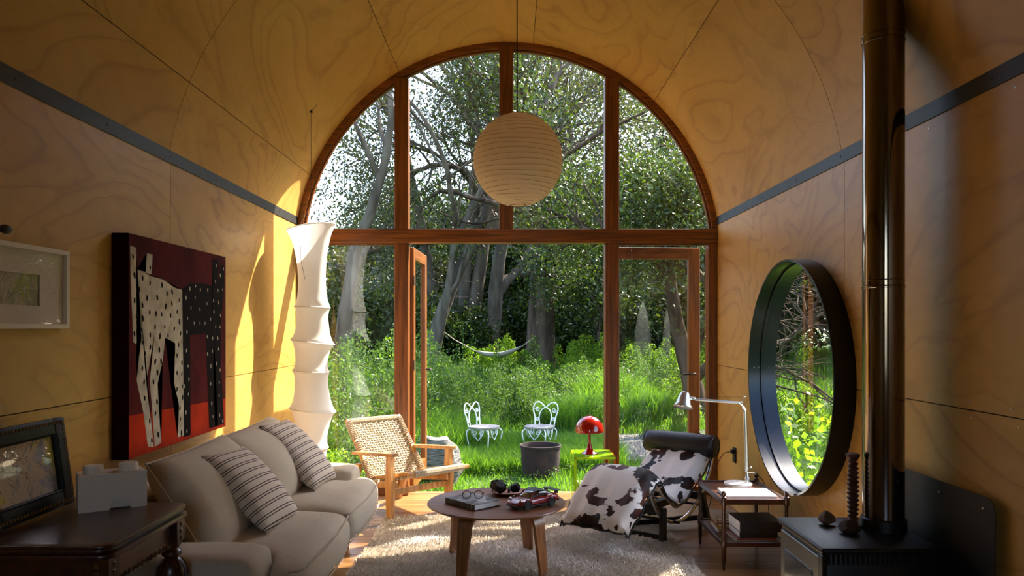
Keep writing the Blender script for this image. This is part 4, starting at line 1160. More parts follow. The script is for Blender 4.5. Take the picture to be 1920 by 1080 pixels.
for off in (-.215, .215):
    bm = NB(); tube(bm, [cw(p.x, off, p.y - .052) for p in prof], .011, 10); obj('seat_tube', bm, m_chrome, ch, True, True)
    arc = [(-.115, .585), (-.14, .50), (-.10, .385), (.0, .265), (.14, .16), (.32, .105), (.50, .11), (.66, .18), (.77, .30), (.81, .44)]
    bm = NB(); tube(bm, catmull([cw(s, off * .92, z) for s, z in arc], 5), .0135, 12); obj('rocker_tube', bm, m_chrome, ch, True, True)
for s, z in ((-.11, .57), (.14, .165), (.50, .115), (.80, .42)):
    bm = NB(); tube(bm, [cw(s, -.25, z), cw(s, .25, z)], .009, 8); obj('cross_tube', bm, m_chrome if z > .2 else m_blackmetal, ch, True, True)
# black base
def bpl(name, p, q_, w_, t):
    p, q_ = Vector(p), Vector(q_); d = q_ - p; x = d.normalized(); u = Vector((0, 0, 1)) if abs(x.z) < .9 else ax.copy(); u = (u - x * u.dot(x)).normalized(); v = x.cross(u)
    Mx = Matrix((x, v, u)).transposed().to_4x4(); Mx.translation = p
    obj(name, bx(0, d.length, -w_ / 2, w_ / 2, -t / 2, t / 2, .002, 1, Mx), m_blackmetal, ch, False, True)
for s, h in ((.64, .225), (.05, .225)):
    for off in (-.22, .22):
        bpl('leg', cw(s, off * .92, h), cw(s + (.05 if s > .3 else -.05), off * 1.03, .0), .035, .042)
        for k in (0,):
            bm = NB(); lathe(bm, [(.022, 0), (.022, .006), (.012, .008)], 12, Matrix.Translation(cw(s + (.05 if s > .3 else -.05), off * 1.03, 0))); obj('foot', bm, m_blackmetal, ch, True, True)
    bpl('crossbar', cw(s, -.22, h - .02), cw(s, .22, h - .02), .03, .05)
bpl('beam', cw(.64, 0, .17), cw(.05, 0, .17), .05, .05)
bpl('brace', cw(.67, .21, .045), cw(.67, -.21, .045), .02, .03)
bpl('brace', cw(.66, -.2, .06), cw(.08, .2, .06), .02, .035)
for off in (-.23, .23):
    bm = NB(); tube(bm, [cw(1.10, off, .235), cw(1.12, off, .20), cw(1.13, off * .98, .175), cw(1.115, off * .98, .165), cw(1.10, off, .19)], .004, 6); obj('strap_buckle', bm, m_blackmetal, ch, True, True)

# ================================================================== right side
# ---- socket and lead
sk = thing('wall_socket', 'black double socket on the wall behind the lounger', 'socket', (XR, 5.84, .36))
obj('face_plate', bx(XR - .010, XR, 5.80, 5.875, .36, .475, .002), m_blackmetal, sk, False, True)
bm = NB(); box(bm, XR - .035, XR - .010, 5.815, 5.85, .43, .46, .004); obj('plug', bm, m_black, sk, False, True)
bm = NB(); tube(bm, catmull([(XR - .035, 5.832, .445), (XR - .10, 5.80, .43), (XR - .17, 5.76, .33), (XR - .2, 5.75, .15), (XR - .26, 5.72, .008), (XR - .5, 5.6, .006), (XR - .7, 5.45, .006)], 6), .003, 6); obj('lead', bm, m_black, sk, True, True)

# ---- two-tier side table
sx0, sx1, sy0, sy1 = 1.225, 1.585, 4.37, 4.91
stb = thing('two_tier_table', 'small dark wood two-tier table with spindle legs beside the stove', 'table', ((sx0 + sx1) / 2, (sy0 + sy1) / 2, 0))
m_rose = wood('dark_rosewood', '4a2616', '2a130a', rough=.3, axis=2, scale=2.5, ring=12, coat=.3)
m_rose_h = wood('dark_rosewood_shelf', '6a3a20', '452312', rough=.3, axis=1, scale=2.5, ring=12, coat=.3)
for x in (sx0, sx1):
    for y in (sy0, sy1):
        bm = NB(); lathe(bm, [(.005, 0), (.009, .01), (.008, .03), (.012, .05), (.013, .125), (.017, .135), (.017, .185), (.011, .195), (.012, .27), (.010, .365), (.016, .375), (.016, .42), (.008, .426), (.013, .435), (.014, .445), (.008, .455), (0, .457)], 14, Matrix.Translation((x, y, 0)))
        obj('leg', bm, m_rose, stb, True, True, sharp=.6)
for z, nm_ in ((.40, 'top'), (.16, 'shelf')):
    obj(nm_ + '_board', bx(sx0 - .004, sx1 + .004, sy0 - .004, sy1 + .004, z - .016, z - .002), m_rose_h, stb, False, True)
    for a in ((sx0, sx1, sy0 - .010, sy0 + .006), (sx0, sx1, sy1 - .006, sy1 + .010), (sx0 - .010, sx0 + .006, sy0, sy1), (sx1 - .006, sx1 + .010, sy0, sy1)):
        obj('gallery_rail', bx(*a, z - .022, z + .010 if nm_ == 'top' else z + .004, .002), m_rose, stb, False, True)
def C_(h, **k): return mat('cover_' + h, h, rough=.5, var=.15, scale=10, **k)
cB, cW, cR, cT, cY, cK = C_('151517'), C_('e6e2da'), C_('96452f'), C_('b09a76'), C_('d6ac38'), C_('2b2f36')
m_cream_pg = mat('cream_pages', 'e2d4b8', rough=.85, var=.15, scale=8, stretch=(1, 1, 60))
zt_ = .3985
g_ = 'books on the two-tier table'
# on the top: two large pale volumes
book('large_book', 'dark-covered book under the big white book on the two-tier table', (1.248, 4.41, zt_), (0, 1, 0), (1, 0, 0), .22, .27, .020, cB, m_pagewhite, g_)
book('large_book', 'big white-covered book on top of the two-tier table', (1.255, 4.405, zt_ + .0205), (.03, 1, 0), (1, -.03, 0), .225, .29, .020, cW, m_pagewhite, g_, top=m_pagewhite)
zs = .1585
sp = [((1.255, 4.62, 0), .21, .15, .022, cW, m_pagewhite, 'white paperback at the bottom of the taller paperback stack on the lower shelf'),
      ((1.265, 4.63, .0225), .20, .15, .016, cY, m_cream_pg, 'mustard yellow book second from bottom in the paperback stack'),
      ((1.262, 4.64, .039), .20, .15, .020, cR, m_cream_pg, 'red-brown book in the middle of the paperback stack'),
      ((1.268, 4.645, .0595), .20, .145, .017, cR, m_cream_pg, 'thin red-brown book below the tan book'),
      ((1.262, 4.65, .077), .20, .15, .042, cT, m_cream_pg, 'thick tan book on top of the paperback stack')]
for o_, w_, h_, t, cv, pg, lb in sp:
    book('stacked_book', lb, (o_[0], o_[1], zs + o_[2]), (.06, 1, 0), (1, -.06, 0), w_, h_, t, cv, pg, g_)
sp = [((1.30, 4.392, 0), .25, .25, .008, cT, m_pagewhite, 'thin magazine flat under the red-brown magazine'),
      ((1.31, 4.396, .0085), .23, .23, .010, cR, m_pagewhite, 'red-brown magazine under the black books'),
      ((1.325, 4.40, .019), .22, .205, .035, cB, m_pagewhite, 'black book under the thick black book'),
      ((1.322, 4.385, .0545), .245, .225, .062, cB, m_pagewhite, 'thick black boxed book on the lower shelf, topmost of its stack')]
for o_, w_, h_, t, cv, pg, lb in sp:
    book('stacked_book', lb, (o_[0], o_[1], zs + o_[2]), (1, .02, 0), (-.02, 1, 0), w_, h_, t, cv, pg, g_, top=cB if t > .03 else None)
# ---- desk lamp
dl = thing('desk_lamp', 'aluminium balanced-arm desk lamp standing on the two-tier table', 'lamp', (1.455, 4.83, .40))
dl_y = 4.80
m_lampbase = mat('pale_lamp_base', 'd9d5cc', rough=.35, metal=.2, var=.05)
bm = NB(); lathe(bm, [(0, .3985), (.083, .3985), (.086, .403), (.086, .414), (.083, .418), (0, .419)], 40, Matrix.Translation((1.435, dl_y, 0))); obj('base', bm, m_lampbase, dl, True, True)
sb = Vector((1.492, dl_y, .418)); j1 = Vector((1.488, dl_y, .50)); j2 = Vector((1.476, dl_y, .872)); j2b = Vector((1.452, dl_y, .918)); j3 = Vector((1.168, dl_y, .940))
bm = NB(); lathe(bm, [(.014, 0), (.014, .03), (.009, .036), (.007, .085)], 14, Matrix.Translation(sb)); obj('stem', bm, m_alu, dl, True, True)
bm = NB(); tube(bm, [j1, j2], .0095, 12); obj('lower_arm', bm, m_alu, dl, True, True)
bm = NB(); tube(bm, [Vector((1.438, dl_y, .919)), j3], .009, 12); obj('upper_arm', bm, m_alu, dl, True, True)
bm = NB()
tube(bm, [j2 + Vector((0, -.012, -.01)), j2 + Vector((-.004, -.012, .018)), Vector((1.438, dl_y - .012, .921))], .004, 6); tube(bm, [j2 + Vector((0, .012, -.01)), Vector((1.462, dl_y + .012, .915)), Vector((1.438, dl_y + .012, .921))], .004, 6)
tube(bm, [Vector((1.455, dl_y - .014, .912)), Vector((1.472, dl_y - .014, .955))], .003, 6)
for c, r_ in ((j2, .012), (Vector((1.452, dl_y, .918)), .011), (Vector((1.472, dl_y - .014, .957)), .006), (j1 + Vector((0, 0, -.006)), .011), (j1 + Vector((.028, 0, .012)), .007)):
    bmesh.ops.create_uvsphere(bm, u_segments=12, v_segments=8, radius=r_, matrix=Matrix.Translation(c))
tube(bm, [j1, j1 + Vector((.028, 0, .012))], .003, 6)
obj('joint', bm, m_chrome, dl, True, True)
bm = NB(); tube(bm, [Vector((1.472, dl_y - .014, .957)), j3 + Vector((0, -.012, .016))], .0011, 5); tube(bm, [j2 + Vector((.012, 0, 0)), j1 + Vector((.016, 0, 0))], .0011, 5); obj('tension_wire', bm, m_steel, dl, False, True)
hc = Vector((1.092, dl_y - .01, .935))
bm = NB(); tube(bm, [j3, j3 + Vector((-.018, 0, .006)), hc + Vector((.03, 0, .006))], .0065, 8)
for c in (j3 + Vector((-.012, -.006, .006)), j3 + Vector((-.03, 0, .008))): bmesh.ops.create_uvsphere(bm, u_segments=10, v_segments=8, radius=.0115, matrix=Matrix.Translation(c))
obj('head_joint', bm, m_chrome, dl, True, True)
Mh = Matrix.Translation(hc) @ Matrix.Rotation(math.radians(12), 4, 'Y') @ Matrix.Rotation(math.radians(-14), 4, 'X')
bm = NB(); lathe(bm, [(0, .052), (.024, .052), (.029, .047), (.036, .02), (.048, -.025), (.062, -.045)], 32, Mh, False)
o = obj('lamp_shade', bm, m_alu, dl, True, True, sharp=None); sd = o.modifiers.new('thick', 'SOLIDIFY'); sd.thickness = .002
bm = NB(); bmesh.ops.create_uvsphere(bm, u_segments=14, v_segments=10, radius=.02, matrix=Mh @ Matrix.Translation((0, 0, -.005))); obj('bulb', bm, m_pagewhite, dl, True, True)
bm = NB(); tube(bm, catmull([sb + Vector((.01, 0, .06)), sb + Vector((.06, .01, .05)), sb + Vector((.12, .03, -.02)), sb + Vector((.15, .04, -.2)), sb + Vector((.15, .1, -.41))], 5), .0025, 6); obj('cord', bm, m_black, dl, True, True)

# ---- porthole window
mi = thing('window_2', 'large round porthole window in a deep black steel hoop', None, (XR, MYc, MZc), kind='structure')
m_hoop = mat('blued_steel_hoop', '1b1f26', rough=.24, metal=.55, var=.3, scale=5)
def hoop(r0, r1, x0, x1, name, m):
    bm = NB(); n = 96; rings = []
    for k in range(n + 1):
        a = 2 * PI * k / n; c, s = math.cos(a), math.sin(a)
        rings.append([Vector((x0, MYc + r0 * c, MZc + r0 * s)), Vector((x1, MYc + r0 * c, MZc + r0 * s)), Vector((x1, MYc + r1 * c, MZc + r1 * s)), Vector((x0, MYc + r1 * c, MZc + r1 * s))])
    loft(bm, rings, True, False); bmesh.ops.remove_doubles(bm, verts=bm.verts, dist=1e-5)
    return struct(name, bm, m, mi, smooth=True, world=True, sharp=.5)
hoop(MRd - .012, MRd, XR + .070, XR - .112, 'outer_hoop', m_hoop)
hoop(MRd - .024, MRd - .011, XR - .018, XR - .034, 'glazing_bead', m_hoop)
bm = NB(); bm.faces.new([bm.verts.new((XR - .012, MYc + (MRd - .012) * math.cos(2 * PI * k / 96), MZc + (MRd - .012) * math.sin(2 * PI * k / 96))) for k in range(96)])
struct('pane', bm, m_pane, mi, world=True)
for x_ in (XR - .045, XR - .012 - .045 - .02):
    bm = NB(); bmesh.ops.create_uvsphere(bm, u_segments=8, v_segments=6, radius=.004, matrix=Matrix.Translation((x_, MYc + MRd - .014, MZc + .02)))
    struct('rivet', bm, m_screw, mi, world=True)

# ---- heat shield, stove and flue
hs = thing('heat_shield', 'matt black steel heat shield screwed to the wall behind the stove', 'heat shield', (XR - .034, 3.1, 0))
m_shield = mat('black_shield', '171615', rough=.55, metal=.2, var=.3, scale=3)
Ms = axes((XR - .034, 0, 0), (0, 1, 0), (0, 0, 1))
rp_ = .05; P = [(3.52, .02), (3.52, .79)] + [(2.654 + rp_ - rp_ * math.sin(PI / 2 * k / 6), .79 - rp_ + rp_ * math.cos(PI / 2 * k / 6)) for k in range(7)] + [(2.654, .02)]
bm = NB(); prism(bm, P, -.0015, .0015, Ms); obj('plate', bm, m_shield, hs, False, True)
for y_, z_ in ((3.30, .745), (3.0, .745), (2.72, .745), (2.70, .4), (3.45, .4)):
    bm = NB(); lathe(bm, [(.006, -.002), (.006, .001), (.003, .003)], 10, Matrix.Translation((XR - .0365, y_, z_)) @ Matrix.Rotation(-PI / 2, 4, 'Y')); lathe(bm, [(.004, 0), (.004, .032)], 8, Matrix.Translation((XR - .0335, y_, z_)) @ Matrix.Rotation(PI / 2, 4, 'Y')); obj('screw', bm, m_screw, hs, True, True)
vx0, vx1, vy0, vy1, vz = 1.18, 1.63, 2.87, 3.345, .56
stv = thing('wood_stove', 'black steel wood stove with a glass door under the flue pipe', 'stove', ((vx0 + vx1) / 2, (vy0 + vy1) / 2, 0))
m_stove = mat('black_stove_enamel', '0c0b0b', rough=.42, var=.3, scale=8, metal=.2)
bm = NB(); box(bm, vx0 + .012, vx1, vy0 + .004, vy1 - .004, .10, vz - .022, .012, 2); obj('firebox', bm, m_stove, stv, True, True)
bm = NB(); box(bm, vx0 - .008, vx1 + .004, vy0 - .006, vy1 + .004, vz - .024, vz, .008, 3); obj('top_plate', bm, m_stove, stv, True, True)
rib = obj('grille_rib', bx(vx0 + .015, vx0 + .025, vy0 - .004, vy0 + .006, vz - .062, vz - .026, .002), m_stove, stv, False, True)
for k in range(1, 22):
    r_ = rib.copy(); C.objects.link(r_); r_.location.x = (vx1 - vx0 - .06) * k / 21
m_doorgrey = mat('grey_door_steel', '6a655c', rough=.35, metal=.7, var=.2, scale=6)
dr = obj('door', bx(vx0 + .0, vx0 + .014, vy0 + .045, vy1 - .02, .13, vz - .045, .004), m_doorgrey, stv, False, True)
m_sglass = mat('smoky_stove_glass', '1b1a19', rough=.08, var=.4, scale=9, spec=.8)
obj('door_glass', bx(vx0 - .003, vx0 + .001, vy0 + .105, vy1 - .075, .18, vz - .115, .001), m_sglass, dr, False, True)
bm = NB(); tube(bm, [(vx0 - .005, vy0 + .065, .30), (vx0 - .035, vy0 + .065, .30), (vx0 - .035, vy0 + .065, .42), (vx0 - .005, vy0 + .065, .42)], .007, 8); obj('door_handle', bm, m_steel, dr, True, True)
obj('front_frame', bx(vx0 - .004, vx0 + .016, vy0, vy0 + .042, .10, vz - .028, .003), m_stove, stv, False, True)
for x in (vx0 + .06, vx1 - .06):
    for y in (vy0 + .05, vy1 - .05):
        obj('leg', bx(x - .02, x + .02, y - .02, y + .02, 0, .10, .003), m_stove, stv, False, True)
FX, FY, FR = 1.545, 3.155, .0805
fu = thing('flue_pipe', 'polished stainless flue pipe rising from the stove to the ceiling', 'flue pipe', (FX, FY, vz))
ztop = ZC + math.sqrt(R * R - (FX - X0) ** 2)
m_flue = mat('polished_flue_steel', '8f8378', rough=.10, metal=1.0, var=.12, scale=2, stretch=(1, 1, .3))
bm = NB(); lathe(bm, [(FR + .008, vz + .0005), (FR + .008, vz + .045), (FR + .002, vz + .05)], 48, Matrix.Translation((FX, FY, 0)), False); obj('collar', bm, m_stove, fu, True, True)
zc = [vz + .03, 1.565, 2.575, ztop + .05]
for i in range(3):
    bm = NB(); lathe(bm, [(FR, zc[i]), (FR, zc[i + 1] - .012), (FR + .002, zc[i + 1] - .010), (FR + .002, zc[i + 1] - .006), (FR, zc[i + 1] - .004)], 64, Matrix.Translation((FX, FY, 0)), False); obj('pipe_section', bm, m_flue, fu, True, True, sharp=.5)
    if i:
        bm = NB(); tube(bm, [(FX + (FR + .001) * math.cos(a), FY + (FR + .001) * math.sin(a), zc[i] + .022) for a in [2 * PI * j / 48 for j in range(48)]], .0022, 5, True)
        tube(bm, [(FX + (FR + .001) * math.cos(a), FY + (FR + .001) * math.sin(a), zc[i] - .004) for a in [2 * PI * j / 48 for j in range(48)]], .0022, 5, True); obj('joint_band', bm, m_flue, fu, True, True)
m_stone = mat('brown_stone', '75583c', rough=.8, col2='3f2c1d', scale=14, bump=.5, bscale=60)
rock('stone', 'paler angular stone on the stove top beside the mirror', 'stone', (1.338, 3.22, vz), (.040, .036, .034), 21, m_stone)
rock('stone', 'dark brown stone in front of the candlestick on the stove', 'stone', (1.372, 3.085, vz), (.046, .036, .029), 22, mat('dark_brown_stone', '3f2a1c', rough=.8, col2='22150d', scale=14, bump=.5, bscale=60))
cs = thing('twisted_candlestick', 'dark wooden barley-twist candlestick standing on the stove', 'candlestick', (1.425, 3.17, vz))
m_cst = wood('dark_twist_wood', '5a2a18', '37170c', rough=.5, axis=2, scale=3, ring=10)
rings = []; n = 20
for k in range(121):
    t = k / 120; z = vz + .022 + .265 * t; tw = t * 14 * 2 * PI / 1.0
    rb = .0165 + .004 * math.sin(PI * t)
    rings.append([Vector((1.425 + (rb + .0045 * math.cos(2 * PI * j / n - tw)) * math.cos(2 * PI * j / n), 3.17 + (rb + .0045 * math.cos(2 * PI * j / n - tw)) * math.sin(2 * PI * j / n), z)) for j in range(n)])
bm = NB(); loft(bm, rings); obj('twisted_shaft', bm, m_cst, cs, True, True, sharp=None)
bm = NB(); lathe(bm, [(.030, 0), (.031, .008), (.022, .014), (.018, .024)], 24, Matrix.Translation((1.425, 3.17, vz))); obj('foot', bm, m_cst, cs, True, True)
bm = NB(); lathe(bm, [(.016, .283), (.022, .290), (.028, .298), (.028, .306), (.020, .310), (0, .306)], 24, Matrix.Translation((1.425, 3.17, vz))); obj('cup', bm, m_cst, cs, True, True)
# ================================================================== the garden
def sstep(t): t = max(0.0, min(1.0, t)); return t * t * (3 - 2 * t)
def ground(x, y):
    z = -.55 + .85 * sstep((y - 10.5) / 11) + .9 * sstep((y - 22) / 25)
    z += .05 * math.sin(x * .9 + 1) * math.sin(y * .7) + .03 * math.sin(x * 2.3 + y * 1.9)
    return z
def ground_np(x, y):
    def s(t): t = np.clip(t, 0, 1); return t * t * (3 - 2 * t)
    return -.55 + .85 * s((y - 10.5) / 11) + .9 * s((y - 22) / 25) + .05 * np.sin(x * .9 + 1) * np.sin(y * .7) + .03 * np.sin(x * 2.3 + y * 1.9)
nx_, ny_ = 110, 150
gx = np.linspace(-45, 45, nx_); gy = np.linspace(-40, 80, ny_)
GX, GY = np.meshgrid(gx, gy); GZ = ground_np(GX, GY)
idx = np.arange(nx_ * ny_).reshape(ny_, nx_)
F = np.stack([idx[:-1, :-1], idx[:-1, 1:], idx[1:, 1:], idx[1:, :-1]], -1).reshape(-1, 4)
m_soil = mat('mossy_soil', '3c5a1e', rough=.95, col2='2a2a14', scale=1.6, bump=.4, bscale=9, detail=8)
gr = struct('ground', np_mesh('ground', np.stack([GX, GY, GZ], -1).reshape(-1, 3), F), m_soil, None, smooth=True, sharp=None)
gr['label'] = 'mossy garden ground outside the cabin'

m_grass = leafmat('grass_blades', (.045, .12, .012), (.17, .32, .035), .5, .5)
m_meadow = leafmat('meadow_blades', (.03, .085, .010), (.11, .22, .025), .45, .5)
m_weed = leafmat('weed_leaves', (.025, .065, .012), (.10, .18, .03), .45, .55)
m_oakleaf = leafmat('oak_leaves', (.012, .026, .006), (.060, .095, .016), .32, .36, (.15, .19, .03))
m_greyleaf = leafmat('grey_green_leaves', (.025, .036, .015), (.085, .10, .04), .35, .45)
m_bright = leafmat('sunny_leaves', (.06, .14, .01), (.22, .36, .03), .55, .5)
m_bark = mat('grey_bark', '6e6558', rough=.95, col2='3a332b', scale=5, bump=.9, bscale=22, stretch=(1, 1, .2), spec=.1)
m_barkd = mat('dark_oak_bark', '5e5044', rough=.95, col2='2a211a', scale=6, bump=1.0, bscale=22, stretch=(1, 1, .25), spec=.1)

def blades(name, n, x0, x1, y0, y1, h0, h1, wd, seed, keep=None):
    r = np.random.default_rng(seed); x = r.uniform(x0, x1, n); y = r.uniform(y0, y1, n)
    if keep is not None:
        k = keep(x, y, r); x, y = x[k], y[k]; n = len(x)
    patch = .55 + .45 * np.sin(x * 1.7 + 2 * np.sin(y * 1.1)) * np.sin(y * 1.3 + 1)
    h = r.uniform(h0, h1, n) * (.55 + .7 * patch); th = r.uniform(0, 2 * np.pi, n); ln = h * r.uniform(.15, .7, n)
    dx, dy = np.cos(th), np.sin(th); z = ground_np(x, y) - .01
    ph = r.uniform(0, 2 * np.pi, n); w_ = r.uniform(.6, 1.2, n) * wd
    px = np.stack([np.cos(ph), np.sin(ph), np.zeros(n)], 1) * w_[:, None]
    b = np.stack([x, y, z], 1); m = b + np.stack([dx * ln * .3, dy * ln * .3, h * .6], 1); t = b + np.stack([dx * ln, dy * ln, h * .95], 1)
    V = np.stack([b - px, b + px, m + px * .8, m - px * .8, t], 1).reshape(-1, 3); i = np.arange(n)[:, None] * 5
    Fc = np.concatenate([i + np.array([[0, 1, 2]]), i + np.array([[0, 2, 3]]), i + np.array([[3, 2, 4]])])
    return np_mesh(name, V, Fc)

def leafcloud(r, c, l, wd, droop=0.0, flat=0.0):
    """c (N,3) leaf centres -> diamond leaves"""
    n = len(c); a = r.normal(0, 1, (n, 3)); a[:, 2] -= droop; a /= np.linalg.norm(a, axis=1)[:, None]
    b = r.normal(0, 1, (n, 3)); b[:, 2] *= (1 - flat); b -= a * (a * b).sum(1)[:, None]; b /= np.linalg.norm(b, axis=1)[:, None]
    s = r.uniform(.65, 1.3, n)[:, None]
    V = np.stack([c - a * l * s, c + b * wd * s, c + a * l * s, c - b * wd * s], 1).reshape(-1, 3)
    return V, np.arange(n * 4).reshape(n, 4)

on_path = lambda x, y: (np.abs(y - 11.9 - .12 * (x - 2)) < 1.15) & (x > 1.35 + .2 * np.sin(y * 3)) & (x < 4.1)
o = obj('lawn_grass', blades('lawn_grass', 190000, -6, 12, 5.0, 14, .07, .20, .0045, 1, lambda x, y, r: ~on_path(x, y) & ~((np.abs(x) < 2.0) & (y < 6.75))), m_grass)
tag(o, 'short lush lawn grass outside the open doors', 'grass', kind='stuff')
o = obj('meadow_grass', blades('meadow_grass', 100000, -13, 20, 13, 30, .14, .40, .008, 2), m_meadow)
tag(o, 'longer meadow grass on the rise behind the garden chairs', 'grass', kind='stuff')
def tall(x, y, r):
    d = np.full(len(x), 9.0)
    for cx, cy, s in ((-1.05, 11.2, .5), (-1.9, 12.0, .7), (-.7, 12.6, .5), (1.0, 13.2, .5), (2.2, 14.5, .9), (-2.6, 10.4, .5), (3.2, 10.2, .5)): d = np.minimum(d, np.hypot(x - cx, y - cy) / s)
    return d < 1
o = obj('tall_grass', blades('tall_grass', 160000, -4, 4.5, 9.5, 16, .35, .75, .006, 3, tall), m_grass)
tag(o, 'clumps of tall bright grass beside the white chairs', 'grass', kind='stuff')
o = obj('knee_high_grass', blades('knee_high_grass', 60000, -1.7, 1.5, 9.9, 11.9, .16, .42, .005, 6), m_grass)
tag(o, 'rough knee-high grass round the legs of the white chairs', 'grass', kind='stuff')
# low round-leaved ground cover
r = np.random.default_rng(8); n = 42000
x = r.uniform(-5, 6, n); y = r.uniform(7, 13.5, n); k = (np.sin(x * 2.1 + y) * np.sin(y * 1.7 - x) > -.25) & ~on_path(x, y); x, y = x[k], y[k]
c = np.stack([x, y, ground_np(x, y) + r.uniform(.03, .16, len(x))], 1)
V, Fq = leafcloud(r, c, .016, .010, 0, .6)
o = obj('ground_cover', np_mesh('ground_cover', V, Fq), m_weed); tag(o, 'low leafy weeds scattered through the lawn', 'weeds', kind='stuff')
# feathery weeds in mounds
def weeds(name, label, spots_, seed, m, leaf=.028, per=330):
    r = np.random.default_rng(seed); Cs = []; SV = []; SF = []; cnt = 0
    for cx, cy, sx_, sy_, h, npl in spots_:
        for _ in range(npl):
            px, py = cx + r.normal(0, sx_), cy + r.normal(0, sy_); hh = h * r.uniform(.55, 1.1); g = ground(px, py)
            t = r.beta(1.6, 1.3, per); rad = .28 * hh * (1.05 - t) ** .6 * np.sqrt(r.uniform(0, 1, per)) + .02
            a = np.round(r.uniform(0, 7, per)) * .9 + r.normal(0, .25, per)
            Cs.append(np.stack([px + rad * np.cos(a), py + rad * np.sin(a), g + t * hh], 1))
            SV.append(np.array([[px - .006, py, g], [px + .006, py, g], [px + .003, py + .003, g + hh], [px - .003, py, g + hh]])); SF.append(np.arange(4) + cnt); cnt += 4
    V, Fq = leafcloud(r, np.concatenate(Cs), leaf, leaf * .38, .0, .3)
    V2 = np.concatenate(SV); F2 = np.array(SF) + len(V)
    o = obj(name, np_mesh(name, np.concatenate([V, V2]), np.concatenate([Fq, F2])), m); tag(o, label, 'weeds', kind='stuff')
weeds('hemlock_weeds', 'tall feathery weeds behind the fabric column lamp and side window', [(-3.1, 10.2, .8, .8, 1.7, 60), (-2.2, 12.0, .7, .7, 1.85, 50), (-4.4, 12.5, 1.0, 1.0, 1.8, 50), (-2.7, 8.6, .6, .5, .8, 25), (-1.6, 13.8, .7, .6, 1.3, 40)], 21, m_weed)
weeds('feathery_weeds', 'feathery dark weeds in front of the leaning oak', [(-.2, 15.0, .9, .8, .95, 60), (1.3, 15.2, .8, .8, .85, 55), (.5, 13.6, .8, .4, .6, 35), (2.9, 16.5, 1.0, .8, .9, 40)], 22, m_weed, .026, 300)
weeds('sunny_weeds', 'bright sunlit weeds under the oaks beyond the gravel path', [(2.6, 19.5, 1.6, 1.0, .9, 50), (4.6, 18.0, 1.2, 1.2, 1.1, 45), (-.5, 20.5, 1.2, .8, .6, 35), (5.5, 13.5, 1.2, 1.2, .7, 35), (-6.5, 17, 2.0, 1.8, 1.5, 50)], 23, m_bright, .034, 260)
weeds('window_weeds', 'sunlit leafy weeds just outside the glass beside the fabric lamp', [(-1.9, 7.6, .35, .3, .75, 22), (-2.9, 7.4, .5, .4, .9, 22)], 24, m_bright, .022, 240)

# climbing leaves just outside the porthole
r = np.random.default_rng(31); Cs = []
for k in range(44):
    px, py = 2.15 + r.uniform(0, .9), 5.2 + r.uniform(0, 1.6); hh = r.uniform(.5, 1.5); t = np.linspace(.05, 1, 26)
    Cs.append(np.stack([px + .25 * t * np.sin(k) + r.normal(0, .07, 26), py + .2 * t * np.cos(k * 2) + r.normal(0, .07, 26), -.55 + t * hh], 1))
V, Fq = leafcloud(r, np.concatenate(Cs), .036, .027, 0, .3)
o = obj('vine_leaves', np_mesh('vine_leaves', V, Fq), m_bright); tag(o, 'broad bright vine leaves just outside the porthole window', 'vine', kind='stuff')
# ---- trees
def grow(r, p, d, L, rad, depth, maxd, out, tips, wig=.16, spread=.65, up=.05, nch=(2, 4), decay=.74, tdecay=.62):
    n = 5 if depth < 3 else 3
    wg = wig * (.35 if depth == 0 else 1)
    pts = [p.copy()]; rr = [rad]
    for i in range(n):
        d = d + Vector((r.gauss(0, wg), r.gauss(0, wg), r.gauss(0, wg) + up)); d.normalize()
        p = p + d * (L / n); pts.append(p.copy()); rr.append(rad * (1 - (1 - tdecay) * (i + 1) / n))
    out.append((pts, rr))
    if depth >= maxd:
        tips.extend(pts[1:]); return
    for k in range(r.randint(*nch)):
        t = 1.0 if k == 0 else r.uniform(.45, .95)
        f = t * n; i = min(int(f), n - 1); q = pts[i].lerp(pts[i + 1], f - i)
        ax_ = Vector((r.gauss(0, 1), r.gauss(0, 1), r.gauss(0, .6))); ax_ = (ax_ - d * ax_.dot(d)).normalized()
        dd = Quaternion(ax_.cross(d) if False else ax_, spread * r.uniform(.5, 1.25) * (.55 if k == 0 else 1)) @ d
        grow(r, q, dd, L * decay * r.uniform(.8, 1.15), rad * tdecay * (1 if k == 0 else .78), depth + 1, maxd, out, tips, wig, spread, up, nch, decay, tdecay)

def tubes_np(polys, sides):
    V, Fq = [], []; cnt = 0
    for pts, rr in polys:
        T, U = frames(pts)
        for i, p in enumerate(pts):
            W_ = T[i].cross(U[i])
            for k in range(sides):
                a = 2 * PI * k / sides; V.append(p + (U[i] * math.cos(a) + W_ * math.sin(a)) * rr[i])
        for i in range(len(pts) - 1):
            for k in range(sides):
                a, b = cnt + i * sides + k, cnt + i * sides + (k + 1) % sides
                Fq.append((a, b, b + sides, a + sides))
        cnt += len(pts) * sides
    return np.array([tuple(v) for v in V]), np.array(Fq)

